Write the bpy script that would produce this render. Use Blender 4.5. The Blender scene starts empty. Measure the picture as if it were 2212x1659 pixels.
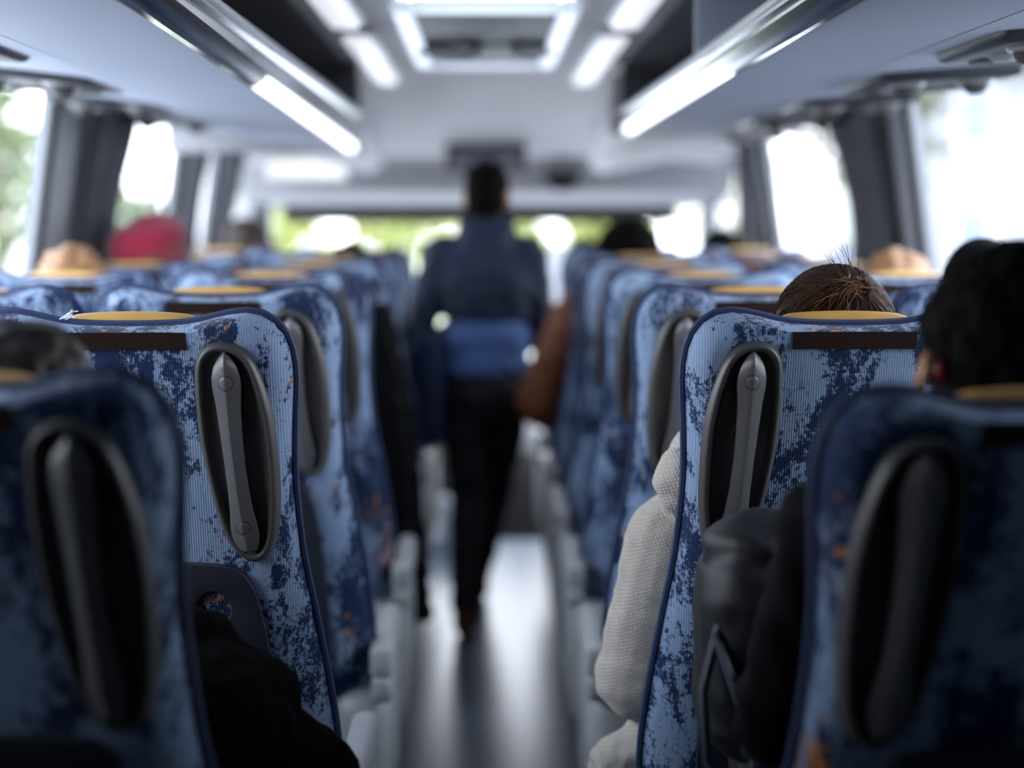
import bpy, bmesh, math, random
from mathutils import Vector, Matrix, Euler, noise
random.seed(7)
PI = math.pi
S = bpy.context.scene
COL = S.collection

# ------------------------------------------------------------------ camera
FPX, CX, CY = 3475.0, 1106.0, 829.5
VPX, VPY, HC = 1050.0, 455.0, 1.56
yaw = math.atan((CX - VPX) / FPX)
pit = math.atan((CY - VPY) / FPX)
cam = bpy.data.cameras.new('camera')
cam.sensor_width = 36.0
cam.lens = FPX / 2212 * 36.0
cam.clip_start = 0.05
cam.clip_end = 500
cam.dof.use_dof = True
cam.dof.focus_distance = 2.40
cam.dof.aperture_fstop = 1.35
co = bpy.data.objects.new('camera', cam)
COL.objects.link(co)
co.location = (0, 0, HC)
co.rotation_euler = (PI / 2 - pit, 0, -yaw)
S.camera = co

S.view_settings.view_transform = 'Standard'
S.view_settings.look = 'None'
S.view_settings.gamma = 1.0
S.view_settings.use_curve_mapping = False
S.view_settings.exposure = 0.97
S.cycles.use_denoising = True
S.cycles.max_bounces = 8
S.cycles.diffuse_bounces = 5
S.cycles.transparent_max_bounces = 12
S.cycles.sample_clamp_indirect = 6.0
S.cycles.caustics_reflective = False
S.cycles.caustics_refractive = False

# ------------------------------------------------------------------ materials
def lin(c):
    if isinstance(c, str):
        c = [int(c[i:i + 2], 16) for i in (0, 2, 4)]
    r = []
    for v in c[:3]:
        v = v / 255.0
        r.append(v / 12.92 if v <= 0.04045 else ((v + 0.055) / 1.055) ** 2.4)
    return (r[0], r[1], r[2], 1.0)

class NT:
    def __init__(s, m):
        s.t = m.node_tree
    def n(s, typ, **kw):
        nd = s.t.nodes.new(typ)
        for k, v in kw.items():
            setattr(nd, k, v)
        return nd
    def l(s, a, b):
        s.t.links.new(a, b)

def mat(name, col, rough=0.6, metal=0.0, spec=0.5, bump=None, var=0.0, vscale=8.0, sheen=0.0, coat=0.0):
    m = bpy.data.materials.new(name)
    m.use_nodes = True
    T = NT(m)
    b = m.node_tree.nodes['Principled BSDF']
    c = lin(col)
    b.inputs['Base Color'].default_value = c
    b.inputs['Roughness'].default_value = rough
    b.inputs['Metallic'].default_value = metal
    b.inputs['Specular IOR Level'].default_value = spec
    b.inputs['Sheen Weight'].default_value = sheen
    b.inputs['Coat Weight'].default_value = coat
    tc = None
    if var > 0 or bump:
        tc = T.n('ShaderNodeTexCoord')
    if var > 0:
        nz = T.n('ShaderNodeTexNoise')
        nz.inputs['Scale'].default_value = vscale
        nz.inputs['Detail'].default_value = 5
        T.l(tc.outputs['Object'], nz.inputs['Vector'])
        mx = T.n('ShaderNodeMix', data_type='RGBA')
        mx.inputs['A'].default_value = tuple(x * (1 - var) for x in c[:3]) + (1,)
        mx.inputs['B'].default_value = tuple(min(1, x * (1 + var)) for x in c[:3]) + (1,)
        T.l(nz.outputs['Fac'], mx.inputs['Factor'])
        T.l(mx.outputs['Result'], b.inputs['Base Color'])
    if bump:
        sc, st, dist = bump
        nb = T.n('ShaderNodeTexNoise')
        nb.inputs['Scale'].default_value = sc
        nb.inputs['Detail'].default_value = 4
        T.l(tc.outputs['Object'], nb.inputs['Vector'])
        bp = T.n('ShaderNodeBump')
        bp.inputs['Strength'].default_value = st
        bp.inputs['Distance'].default_value = dist
        T.l(nb.outputs['Fac'], bp.inputs['Height'])
        T.l(bp.outputs['Normal'], b.inputs['Normal'])
    return m

def emit_mat(name, col, strength):
    m = bpy.data.materials.new(name)
    m.use_nodes = True
    b = m.node_tree.nodes['Principled BSDF']
    b.inputs['Base Color'].default_value = (0.8, 0.8, 0.8, 1)
    b.inputs['Emission Color'].default_value = lin(col)
    b.inputs['Emission Strength'].default_value = strength
    b.inputs['Roughness'].default_value = 0.35
    return m

def glass_mat(name, tint):
    m = bpy.data.materials.new(name)
    m.use_nodes = True
    T = NT(m)
    m.node_tree.nodes.remove(m.node_tree.nodes['Principled BSDF'])
    out = m.node_tree.nodes['Material Output']
    tr = T.n('ShaderNodeBsdfTransparent')
    tr.inputs['Color'].default_value = lin(tint)
    gl = T.n('ShaderNodeBsdfGlossy')
    gl.inputs['Roughness'].default_value = 0.02
    lw = T.n('ShaderNodeLayerWeight')
    lw.inputs['Blend'].default_value = 0.5
    pw = T.n('ShaderNodeMath', operation='POWER')
    T.l(lw.outputs['Facing'], pw.inputs[0]); pw.inputs[1].default_value = 5.0
    fr = T.n('ShaderNodeMath', operation='MULTIPLY_ADD')
    T.l(pw.outputs[0], fr.inputs[0]); fr.inputs[1].default_value = 0.35; fr.inputs[2].default_value = 0.025
    mx = T.n('ShaderNodeMixShader')
    T.l(fr.outputs[0], mx.inputs['Fac'])
    T.l(tr.outputs['BSDF'], mx.inputs[1])
    T.l(gl.outputs['BSDF'], mx.inputs[2])
    T.l(mx.outputs['Shader'], out.inputs['Surface'])
    return m

def fabric_mat():
    """light blue corduroy with ragged navy splashes and a few orange flecks"""
    m = bpy.data.materials.new('seat_fabric')
    m.use_nodes = True
    T = NT(m)
    b = m.node_tree.nodes['Principled BSDF']
    tc = T.n('ShaderNodeTexCoord')
    oi = T.n('ShaderNodeObjectInfo')
    ml = T.n('ShaderNodeVectorMath', operation='SCALE')
    cb = T.n('ShaderNodeCombineXYZ')
    T.l(oi.outputs['Random'], cb.inputs[0]); T.l(oi.outputs['Random'], cb.inputs[1]); T.l(oi.outputs['Random'], cb.inputs[2])
    T.l(cb.outputs[0], ml.inputs[0]); ml.inputs['Scale'].default_value = 37.0
    ad = T.n('ShaderNodeVectorMath', operation='ADD')
    T.l(tc.outputs['Object'], ad.inputs[0]); T.l(ml.outputs[0], ad.inputs[1])
    mp = T.n('ShaderNodeMapping')
    mp.inputs['Rotation'].default_value = (0, math.radians(48), 0)
    mp.inputs['Scale'].default_value = (1.0, 1.0, 0.5)
    T.l(ad.outputs[0], mp.inputs['Vector'])
    def nz(scale, detail, rough, src, dist=0.0):
        q = T.n('ShaderNodeTexNoise')
        q.inputs['Scale'].default_value = scale; q.inputs['Detail'].default_value = detail
        q.inputs['Roughness'].default_value = rough; q.inputs['Distortion'].default_value = dist
        T.l(src, q.inputs['Vector'])
        return q.outputs['Fac']
    big = nz(10.0, 3, 0.55, mp.outputs[0], 0.6)
    mid = nz(38.0, 8, 0.80, mp.outputs[0], 0.3)
    fine = nz(150.0, 4, 0.75, ad.outputs[0])
    def mathn(op, a, bb, clamp=False):
        q = T.n('ShaderNodeMath', operation=op, use_clamp=clamp)
        for i, v in enumerate((a, bb)):
            if isinstance(v, (int, float)): q.inputs[i].default_value = v
            else: T.l(v, q.inputs[i])
        return q.outputs[0]
    s = mathn('ADD', mathn('MULTIPLY', big, 0.95), mathn('MULTIPLY', mid, 1.0))
    s = mathn('ADD', s, mathn('MULTIPLY', fine, 0.62))
    rm = T.n('ShaderNodeValToRGB')
    rm.color_ramp.interpolation = 'LINEAR'
    rm.color_ramp.elements[0].position = 0.0; rm.color_ramp.elements[0].color = (0, 0, 0, 1)
    rm.color_ramp.elements[1].position = 1.0; rm.color_ramp.elements[1].color = (1, 1, 1, 1)
    mask = mathn('MULTIPLY', mathn('SUBTRACT', s, 1.262), 16.0, True)
    # tonal wander of the light ground
    g = nz(4.0, 2, 0.5, ad.outputs[0])
    ground = T.n('ShaderNodeMix', data_type='RGBA')
    ground.inputs['A'].default_value = lin((130, 156, 192)); ground.inputs['B'].default_value = lin((160, 184, 214))
    T.l(g, ground.inputs['Factor'])
    navy = T.n('ShaderNodeMix', data_type='RGBA')
    navy.inputs['A'].default_value = lin((9, 25, 52)); navy.inputs['B'].default_value = lin((30, 57, 100))
    T.l(mid, navy.inputs['Factor'])
    # thin ribs running up the cloth
    sx = T.n('ShaderNodeSeparateXYZ'); T.l(tc.outputs['Object'], sx.inputs[0])
    rib = mathn('SINE', mathn('MULTIPLY', sx.outputs[0], 2 * PI / 0.0036), 0)
    ribm = mathn('ADD', mathn('MULTIPLY', rib, 0.10), 0.90)
    gm = T.n('ShaderNodeMix', data_type='RGBA', blend_type='MULTIPLY')
    gm.inputs['Factor'].default_value = 1.0
    T.l(ground.outputs['Result'], gm.inputs['A'])
    cr = T.n('ShaderNodeCombineColor')
    for i in range(3): T.l(ribm, cr.inputs[i])
    T.l(cr.outputs[0], gm.inputs['B'])
    c1 = T.n('ShaderNodeMix', data_type='RGBA')
    T.l(mask, c1.inputs['Factor']); T.l(gm.outputs['Result'], c1.inputs['A']); T.l(navy.outputs['Result'], c1.inputs['B'])
    # orange flecks inside the dark splashes
    of = nz(55.0, 4, 0.7, ad.outputs[0])
    ob = nz(5.0, 1, 0.5, ad.outputs[0])
    om = mathn('MULTIPLY', mathn('SUBTRACT', mathn('ADD', of, mathn('MULTIPLY', ob, 0.6)), 0.955), 22.0, True)
    om = mathn('MULTIPLY', om, mathn('MULTIPLY', mathn('SUBTRACT', s, 1.22), 12.0, True))
    c2 = T.n('ShaderNodeMix', data_type='RGBA')
    c2.inputs['B'].default_value = lin((196, 132, 62))
    T.l(om, c2.inputs['Factor']); T.l(c1.outputs['Result'], c2.inputs['A'])
    T.l(c2.outputs['Result'], b.inputs['Base Color'])
    b.inputs['Roughness'].default_value = 0.85
    b.inputs['Specular IOR Level'].default_value = 0.25
    b.inputs['Sheen Weight'].default_value = 0.25
    b.inputs['Sheen Roughness'].default_value = 0.4
    h = mathn('ADD', mathn('MULTIPLY', rib, 0.5), mathn('MULTIPLY', fine, 1.0))
    bp = T.n('ShaderNodeBump'); bp.inputs['Strength'].default_value = 0.35; bp.inputs['Distance'].default_value = 0.0012
    T.l(h, bp.inputs['Height']); T.l(bp.outputs['Normal'], b.inputs['Normal'])
    return m

def knit_mat(name, col, dirscale):
    m = mat(name, col, 0.9, spec=0.2, sheen=0.3)
    T = NT(m)
    b = m.node_tree.nodes['Principled BSDF']
    tc = T.n('ShaderNodeTexCoord')
    mp = T.n('ShaderNodeMapping'); mp.inputs['Rotation'].default_value = (0, math.radians(22), 0)
    T.l(tc.outputs['Object'], mp.inputs[0])
    w1 = T.n('ShaderNodeTexWave'); w1.bands_direction = 'Z'; w1.inputs['Scale'].default_value = dirscale
    w1.inputs['Distortion'].default_value = 0.8; w1.inputs['Detail Scale'].default_value = 4
    w2 = T.n('ShaderNodeTexWave'); w2.bands_direction = 'X'; w2.inputs['Scale'].default_value = dirscale * 1.0
    w2.inputs['Distortion'].default_value = 0.8
    T.l(mp.outputs[0], w1.inputs['Vector']); T.l(mp.outputs[0], w2.inputs['Vector'])
    a = T.n('ShaderNodeMath', operation='MULTIPLY'); T.l(w1.outputs['Fac'], a.inputs[0]); T.l(w2.outputs['Fac'], a.inputs[1])
    mx = T.n('ShaderNodeMix', data_type='RGBA')
    c = lin(col)
    mx.inputs['A'].default_value = tuple(x * 0.80 for x in c[:3]) + (1,); mx.inputs['B'].default_value = c
    T.l(a.outputs[0], mx.inputs['Factor']); T.l(mx.outputs['Result'], b.inputs['Base Color'])
    bp = T.n('ShaderNodeBump'); bp.inputs['Strength'].default_value = 0.6; bp.inputs['Distance'].default_value = 0.002
    T.l(a.outputs[0], bp.inputs['Height']); T.l(bp.outputs['Normal'], b.inputs['Normal'])
    return m

M = {}
M['fabric'] = fabric_mat()
M['navy'] = mat('navy_piping_cloth', (16, 44, 88), 0.7, bump=(900, 0.3, 0.0006), sheen=0.2)
M['tan'] = mat('tan_leather', (214, 170, 92), 0.5, bump=(260, 0.35, 0.001), var=0.12, vscale=40)
M['velcro'] = mat('brown_hook_tape', (40, 26, 20), 0.95, spec=0.2, bump=(700, 0.9, 0.002), var=0.5, vscale=420)
M['black_plastic'] = mat('black_moulded_plastic', (76, 75, 74), 0.42, bump=(900, 0.12, 0.0004))
M['handle_plastic'] = mat('grey_black_handle_plastic', (92, 92, 95), 0.34, bump=(900, 0.10, 0.0004), var=0.12, vscale=60)
M['dark_panel'] = mat('dark_seatback_plastic', (36, 40, 52), 0.5, bump=(700, 0.2, 0.0005))
M['groove'] = mat('dark_groove', (16, 16, 18), 0.7)
M['grey_plastic'] = mat('light_grey_plastic', (168, 170, 172), 0.45, var=0.05)
M['steel'] = mat('seat_frame_steel', (70, 72, 76), 0.4, metal=0.8)
M['panel'] = mat('pale_grey_laminate', (196, 207, 224), 0.62, var=0.04, vscale=3)
M['ceil'] = mat('ceiling_vinyl', (240, 239, 240), 0.7, var=0.04, vscale=3)
M['front_panel'] = mat('front_header_plastic', (160, 160, 164), 0.6, var=0.04, vscale=4)
M['chrome'] = mat('polished_rack_metal', (150, 154, 162), 0.14, metal=1.0)
M['satin'] = mat('satin_aluminium', (196, 200, 206), 0.28, metal=0.9)
M['bin'] = mat('dark_bin_lining', (74, 76, 82), 0.85)
def translucent(name, col, k):
    m = mat(name, col, 0.4)
    T = NT(m); b = m.node_tree.nodes['Principled BSDF']; out = m.node_tree.nodes['Material Output']
    tl = T.n('ShaderNodeBsdfTranslucent'); tl.inputs['Color'].default_value = lin(col)
    mx = T.n('ShaderNodeMixShader'); mx.inputs['Fac'].default_value = k
    T.l(b.outputs['BSDF'], mx.inputs[1]); T.l(tl.outputs['BSDF'], mx.inputs[2]); T.l(mx.outputs['Shader'], out.inputs['Surface'])
    return m
M['hatch_rim'] = translucent('translucent_hatch_rim', (238, 240, 244), 0.7)
M['hatch_dark'] = mat('dark_hatch_lid', (62, 62, 66), 0.5)
M['white_trim'] = mat('white_gloss_trim', (226, 232, 240), 0.3)
M['lamp'] = emit_mat('lit_lamp_lens', (240, 244, 255), 0.42)
M['rail_glare'] = emit_mat('rail_glare_glow', (250, 252, 255), 1.3)  # emission replaces the window reflection on the polished rail
M['front_glare'] = emit_mat('front_glare_glow', (250, 250, 250), 0.45)  # emission imitates a bright reflection on the header
M['vent_black'] = mat('black_service_panel', (44, 46, 52), 0.4)
M['lens'] = mat('reading_light_lens', (150, 152, 156), 0.15)
M['curtain'] = mat('slate_curtain_cloth', (66, 69, 77), 0.85, sheen=0.3, bump=(300, 0.3, 0.001), var=0.1)
M['wall'] = mat('grey_wall_carpet', (112, 118, 128), 0.9, bump=(300, 0.4, 0.001), var=0.1)
M['pillar'] = mat('pillar_trim_plastic', (150, 156, 164), 0.6)
M['rubber'] = mat('black_window_rubber', (20, 22, 24), 0.6)
M['floor'] = mat('grey_vinyl_floor', (88, 100, 118), 0.29, spec=0.36, var=0.15, vscale=30)
M['carpet'] = mat('dark_platform_carpet', (58, 62, 72), 0.9, var=0.15, vscale=60)
M['glass'] = glass_mat('window_glass', (246, 247, 250))
M['visor'] = mat('black_sun_visor', (16, 18, 22), 0.6)
M['dash'] = mat('charcoal_dashboard', (40, 38, 38), 0.6)
M['screen'] = mat('grey_screen_glass', (92, 98, 108), 0.12)
M['grille'] = mat('dark_speaker_grille', (30, 30, 32), 0.7)
M['black_cloth'] = mat('black_padded_cloth', (8, 8, 11), 0.9, spec=0.12, bump=(160, 0.4, 0.002))
M['black_fur'] = mat('black_fleece', (5, 5, 6), 0.95, spec=0.05, bump=(220, 0.9, 0.004))
M['pack'] = mat('black_nylon', (21, 23, 29), 0.55, bump=(500, 0.3, 0.0008), var=0.1)
M['strap'] = mat('grey_webbing', (66, 72, 84), 0.6)
M['skin_light'] = mat('light_skin', (212, 160, 132), 0.5)
M['skin_mid'] = mat('tan_skin', (172, 116, 84), 0.5)
M['skin_dark'] = mat('brown_skin', (98, 64, 48), 0.5)
M['eye'] = mat('eye_white', (225, 222, 218), 0.15)
M['hair_black'] = mat('black_hair', (7, 6, 6), 0.85, spec=0.1, bump=(240, 0.8, 0.003), var=0.3, vscale=50)
M['hair_dark'] = mat('dark_brown_hair', (40, 28, 22), 0.5, bump=(160, 0.6, 0.003), var=0.4, vscale=60)
M['hair_strand'] = mat('brown_hair_strands', (52, 35, 26), 0.6, spec=0.15, var=0.6, vscale=70)
M['hair_tail'] = mat('lighter_brown_hair', (82, 56, 40), 0.55, spec=0.2, var=0.5, vscale=70)
M['hair_blond'] = mat('blond_hair', (146, 108, 74), 0.5, bump=(90, 0.6, 0.003), var=0.45, vscale=26)
M['hair_brown'] = mat('mid_brown_hair', (92, 62, 42), 0.5, bump=(90, 0.6, 0.003), var=0.3, vscale=30)
M['maroon'] = mat('maroon_wool', (146, 22, 56), 0.9, sheen=0.4, bump=(150, 0.5, 0.002))
M['cream'] = knit_mat('cream_knit', (212, 205, 193), 58.0)
M['denim_dark'] = mat('dark_navy_denim', (27, 39, 62), 0.8, var=0.25, vscale=14, bump=(400, 0.3, 0.001))
M['denim_blue'] = mat('blue_denim_shirt', (82, 112, 168), 0.8, var=0.3, vscale=10, bump=(400, 0.3, 0.001))
M['jeans_black'] = mat('black_jeans', (18, 19, 24), 0.8, var=0.2, vscale=12)
M['brown_jacket'] = mat('rust_brown_jacket', (122, 70, 34), 0.6, var=0.3, vscale=10, bump=(60, 0.4, 0.003))
M['grey_top'] = mat('grey_jersey', (110, 114, 122), 0.85)
M['tan_top'] = mat('tan_jersey', (168, 132, 96), 0.85)
M['blue_top'] = mat('pale_blue_jersey', (132, 158, 206), 0.85)
M['black_top'] = mat('black_jersey', (11, 11, 14), 0.9, spec=0.15)
M['shoe'] = mat('brown_leather_shoe', (96, 58, 36), 0.5)
M['amber'] = mat('amber_bead', (168, 110, 60), 0.3)
M['red_bead'] = mat('red_earring', (104, 16, 24), 0.25)
M['white_obj'] = mat('white_plastic', (236, 240, 246), 0.35)
M['navy_bag'] = mat('navy_canvas', (22, 38, 74), 0.8, var=0.2)
M['leaf_a'] = mat('yellow_green_leaves', (150, 158, 88), 0.6, var=0.3, vscale=4)
M['leaf_b'] = mat('mid_green_leaves', (84, 100, 58), 0.6, var=0.3, vscale=4)
M['leaf_c'] = mat('pale_olive_leaves', (92, 94, 74), 0.6, var=0.2, vscale=3)
M['bark'] = mat('grey_bark', (120, 106, 90), 0.9, var=0.3)
M['grass'] = mat('sunlit_meadow', (186, 188, 160), 0.9, var=0.2, vscale=0.6)
M['asphalt'] = mat('pale_concrete', (214, 214, 214), 0.9, var=0.1)
M['bounce_blocker'] = mat('bounce_blocker_dark', (84, 86, 92), 0.9, var=0.15)  # kept dark to weaken ground bounce on the right side
M['render_white'] = mat('white_render', (150, 152, 154), 0.8)
M['roof_tile'] = mat('grey_brown_roof', (80, 78, 70), 0.8, var=0.15)
M['house_glass'] = mat('house_window_glass', (120, 134, 150), 0.1)

# ------------------------------------------------------------------ helpers
def mesh_from(verts, faces, sharp=40.0):
    me = bpy.data.meshes.new('m')
    me.from_pydata([tuple(v) for v in verts], [], faces)
    me.update()
    fix(me, sharp)
    return me

def fix(me, sharp=40.0, recalc=True):
    if recalc:
        bm = bmesh.new(); bm.from_mesh(me)
        bmesh.ops.recalc_face_normals(bm, faces=bm.faces)
        bm.to_mesh(me); bm.free()
    me.polygons.foreach_set('use_smooth', [True] * len(me.polygons))
    if sharp:
        me.set_sharp_from_angle(angle=math.radians(sharp))
    me.update()

def obj(name, me, m, parent=None, loc=None, rot=None):
    me.name = name
    o = bpy.data.objects.new(name, me)
    if m is not None:
        me.materials.clear(); me.materials.append(m)
    COL.objects.link(o)
    if parent is not None: o.parent = parent
    if loc is not None: o.location = loc
    if rot is not None: o.rotation_euler = rot
    return o

def tag(o, label, cat, group=None, kind=None):
    o['label'] = label; o['category'] = cat
    if group: o['group'] = group
    if kind: o['kind'] = kind
    return o

def struct(o):
    o['kind'] = 'structure'
    return o

def empty(name, loc, rz=0.0):
    o = bpy.data.objects.new(name, None)
    COL.objects.link(o); o.location = loc; o.rotation_euler = (0, 0, rz)
    o.empty_display_size = 0.1
    return o

def kids(o):
    return [c for c in COL.objects if c.parent == o]

class MB:
    def __init__(s):
        s.v = []; s.f = []
    def add(s, v, f):
        k = len(s.v)
        s.v += [Vector(p) for p in v]
        s.f += [tuple(i + k for i in q) for q in f]
        return s
    def box(s, lo, hi, r=0.0, seg=2, M4=None):
        bm = bmesh.new()
        bmesh.ops.create_cube(bm, size=1.0)
        c = [(a + b) / 2 for a, b in zip(lo, hi)]; d = [abs(b - a) for a, b in zip(lo, hi)]
        for v in bm.verts:
            v.co = Vector((v.co.x * d[0], v.co.y * d[1], v.co.z * d[2]))
        if r > 0:
            bmesh.ops.bevel(bm, geom=list(bm.edges), offset=min(r, min(d) * 0.49), segments=seg, profile=0.5, affect='EDGES')
        vs = []
        for v in bm.verts:
            p = v.co.copy() + Vector(c)
            vs.append(M4 @ p if M4 else p)
        bm.verts.index_update()
        fs = [tuple(v.index for v in f.verts) for f in bm.faces]
        bm.free()
        return s.add(vs, fs)
    def tube(s, pts, r, n=8, closed=False, up=Vector((0, 0, 1))):
        pts = [Vector(p) for p in pts]
        N = len(pts)
        rr = r if isinstance(r, (list, tuple)) else [r] * N
        vs = []; fs = []
        prev = None
        for i, p in enumerate(pts):
            a = pts[(i - 1) % N] if (closed or i > 0) else p
            b = pts[(i + 1) % N] if (closed or i < N - 1) else p
            t = (b - a)
            t = t.normalized() if t.length > 1e-9 else Vector((0, 0, 1))
            if prev is None:
                x = t.cross(up)
                if x.length < 1e-3: x = t.cross(Vector((1, 0, 0)))
                x.normalize()
            else:
                x = prev - t * prev.dot(t)
                if x.length < 1e-6: x = t.orthogonal()
                x.normalize()
            prev = x
            y = t.cross(x)
            for k in range(n):
                an = 2 * PI * k / n
                vs.append(p + (x * math.cos(an) + y * math.sin(an)) * rr[i])
        M_ = N if closed else N - 1
        for i in range(M_):
            for k in range(n):
                a = i * n + k; b = i * n + (k + 1) % n
                c = ((i + 1) % N) * n + (k + 1) % n; d = ((i + 1) % N) * n + k
                fs.append((a, b, c, d))
        if not closed:
            fs.append(tuple(range(n))[::-1]); fs.append(tuple((N - 1) * n + k for k in range(n)))
        return s.add(vs, fs)
    def rings(s, rings, cap0=True, cap1=True):
        n = len(rings[0]); vs = []; fs = []
        for R in rings: vs += [Vector(p) for p in R]
        for i in range(len(rings) - 1):
            for k in range(n):
                fs.append((i * n + k, i * n + (k + 1) % n, (i + 1) * n + (k + 1) % n, (i + 1) * n + k))
        if cap0: fs.append(tuple(range(n))[::-1])
        if cap1: fs.append(tuple((len(rings) - 1) * n + k for k in range(n)))
        return s.add(vs, fs)
    def ell(s, c, r, rot=None, nu=20, nv=12):
        c = Vector(c); vs = []; fs = []
        Rm = (rot if isinstance(rot, Matrix) else Euler(rot).to_matrix()) if rot is not None else Matrix.Identity(3)
        for j in range(1, nv):
            th = PI * j / nv
            for i in range(nu):
                ph = 2 * PI * i / nu
                vs.append(c + Rm @ Vector((r[0] * math.sin(th) * math.cos(ph), r[1] * math.sin(th) * math.sin(ph), r[2] * math.cos(th))))
        t = len(vs); vs.append(c + Rm @ Vector((0, 0, r[2]))); vs.append(c + Rm @ Vector((0, 0, -r[2])))
        for j in range(nv - 2):
            for i in range(nu):
                fs.append((j * nu + i, (j + 1) * nu + i, (j + 1) * nu + (i + 1) % nu, j * nu + (i + 1) % nu))
        for i in range(nu):
            fs.append((t, i, (i + 1) % nu)); fs.append((t + 1, (nv - 2) * nu + (i + 1) % nu, (nv - 2) * nu + i))
        return s.add(vs, fs)
    def cap(s, p0, r0, p1, r1, n=14):
        p0 = Vector(p0); p1 = Vector(p1); ax = p1 - p0
        L = ax.length
        if L < 1e-6: return s.ell(p0, (r0, r0, r0))
        ax.normalize(); x = ax.orthogonal().normalized(); y = ax.cross(x)
        R = []
        for k in range(1, 6):
            a = -PI / 2 + PI / 2 * k / 5
            R.append((p0 + ax * (math.sin(a) * r0), math.cos(a) * r0))
        for k in range(0, 5):
            a = PI / 2 * k / 5
            R.append((p1 + ax * (math.sin(a) * r1), math.cos(a) * r1))
        rr = [[c + (x * math.cos(2 * PI * i / n) + y * math.sin(2 * PI * i / n)) * max(q, 1e-4) for i in range(n)] for c, q in R]
        return s.rings(rr)
    def lathe(s, prof, c=(0, 0, 0), n=28, axis='Z'):
        c = Vector(c); rr = []
        for r, h in prof:
            ring = []
            for i in range(n):
                a = 2 * PI * i / n
                u, w = max(r, 1e-4) * math.cos(a), max(r, 1e-4) * math.sin(a)
                ring.append(c + (Vector((u, w, h)) if axis == 'Z' else Vector((u, h, w)) if axis == 'Y' else Vector((h, u, w))))
            rr.append(ring)
        return s.rings(rr)
    def mesh(s, sharp=40.0):
        return mesh_from(s.v, s.f, sharp)
    def blob(s, voxel=0.009, smooth=3, fn=None):
        """one continuous surface round everything collected"""
        me = bpy.data.meshes.new('tmp'); me.from_pydata([tuple(v) for v in s.v], [], s.f); me.update()
        bm = bmesh.new(); bm.from_mesh(me); bmesh.ops.recalc_face_normals(bm, faces=bm.faces); bm.to_mesh(me); bm.free()
        o = bpy.data.objects.new('tmp', me); COL.objects.link(o)
        rm = o.modifiers.new('r', 'REMESH'); rm.mode = 'VOXEL'; rm.voxel_size = voxel
        if smooth:
            sm = o.modifiers.new('s', 'SMOOTH'); sm.factor = 0.5; sm.iterations = smooth
        dg = bpy.context.evaluated_depsgraph_get()
        out = bpy.data.meshes.new_from_object(o.evaluated_get(dg))
        bpy.data.objects.remove(o); bpy.data.meshes.remove(me)
        if fn:
            ns = [v.normal.copy() for v in out.vertices]
            for v, nn in zip(out.vertices, ns):
                v.co = fn(v.co.copy(), nn)
        fix(out, None, recalc=False)
        return out

def plate(outline, holes=(), d0=0.0, d1=0.01, bev=0.002, place=None):
    """a flat plate with real holes: outlines in (u, z), thickness d0..d1; place(u, d, z) -> point"""
    cu = bpy.data.curves.new('c', 'CURVE'); cu.dimensions = '2D'; cu.fill_mode = 'BOTH'
    for loop in (outline,) + tuple(holes):
        sp = cu.splines.new('POLY'); sp.points.add(len(loop) - 1); sp.use_cyclic_u = True
        for p, q in zip(sp.points, loop): p.co = (q[0], q[1], 0, 1)
    cu.extrude = (d1 - d0) / 2 - bev; cu.bevel_depth = bev; cu.bevel_resolution = 2; cu.offset = -bev
    o = bpy.data.objects.new('c', cu); COL.objects.link(o)
    dg = bpy.context.evaluated_depsgraph_get()
    me = bpy.data.meshes.new_from_object(o.evaluated_get(dg))
    bpy.data.objects.remove(o)
    c = (d0 + d1) / 2
    for v in me.vertices:
        q = (v.co.x, c + v.co.z, v.co.y)
        v.co = place(*q) if place else Vector(q)
    bm = bmesh.new(); bm.from_mesh(me); bmesh.ops.remove_doubles(bm, verts=bm.verts, dist=1e-5); bm.to_mesh(me); bm.free()
    fix(me, 35)
    return me

def smooth_loop(pts, n=3):
    """Chaikin corner cutting on a closed loop"""
    P = [Vector((p[0], p[1])) for p in pts]
    for _ in range(n):
        Q = []
        for i in range(len(P)):
            a, b = P[i], P[(i + 1) % len(P)]
            Q += [a * 0.75 + b * 0.25, a * 0.25 + b * 0.75]
        P = Q
    return [(p.x, p.y) for p in P]

def resample(pts, n, closed=True):
    P = [Vector((p[0], p[1])) for p in pts]
    if closed: P.append(P[0].copy())
    L = [0.0]
    for a, b in zip(P, P[1:]): L.append(L[-1] + (b - a).length)
    out = []; j = 0
    for i in range(n):
        t = L[-1] * i / (n if closed else n - 1)
        while j < len(L) - 2 and L[j + 1] < t: j += 1
        k = (t - L[j]) / max(1e-9, L[j + 1] - L[j])
        out.append(P[j].lerp(P[j + 1], k))
    return [(p.x, p.y) for p in out]

def offset_loop(pts, dist):
    """inset of a closed loop along its normals (dist may be a function of the point)"""
    n = len(pts); P = [Vector(p) for p in pts]
    area = sum(P[i].x * P[(i + 1) % n].y - P[(i + 1) % n].x * P[i].y for i in range(n))
    sg = 1 if area > 0 else -1
    out = []
    for i in range(n):
        t = (P[(i + 1) % n] - P[i - 1]).normalized()
        nn = Vector((-t.y, t.x)) * sg
        d = dist(P[i]) if callable(dist) else dist
        out.append(tuple(P[i] + nn * d))
    return out

# ------------------------------------------------------------------ coach seats
ZTOP, LEAN, ZB = 1.416, 0.2126, 0.2
PROFILE_AISLE = [(0, 1.393), (.045, 1.3935), (.09, 1.396), (.118, 1.403), (.145, 1.410), (.176, 1.415), (.205, 1.407), (.226, 1.387),
                 (.237, 1.357), (.240, 1.317), (.236, 1.265), (.233, 1.22), (.231, 1.16), (.234, 1.104), (.240, 1.03), (.254, .95),
                 (.266, .87), (.276, .80), (.284, .72), (.286, .62), (.278, .55), (.25, .51), (.15, .50), (0, .50)]
def inner_u(u, z):
    return min(u, .241)

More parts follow.
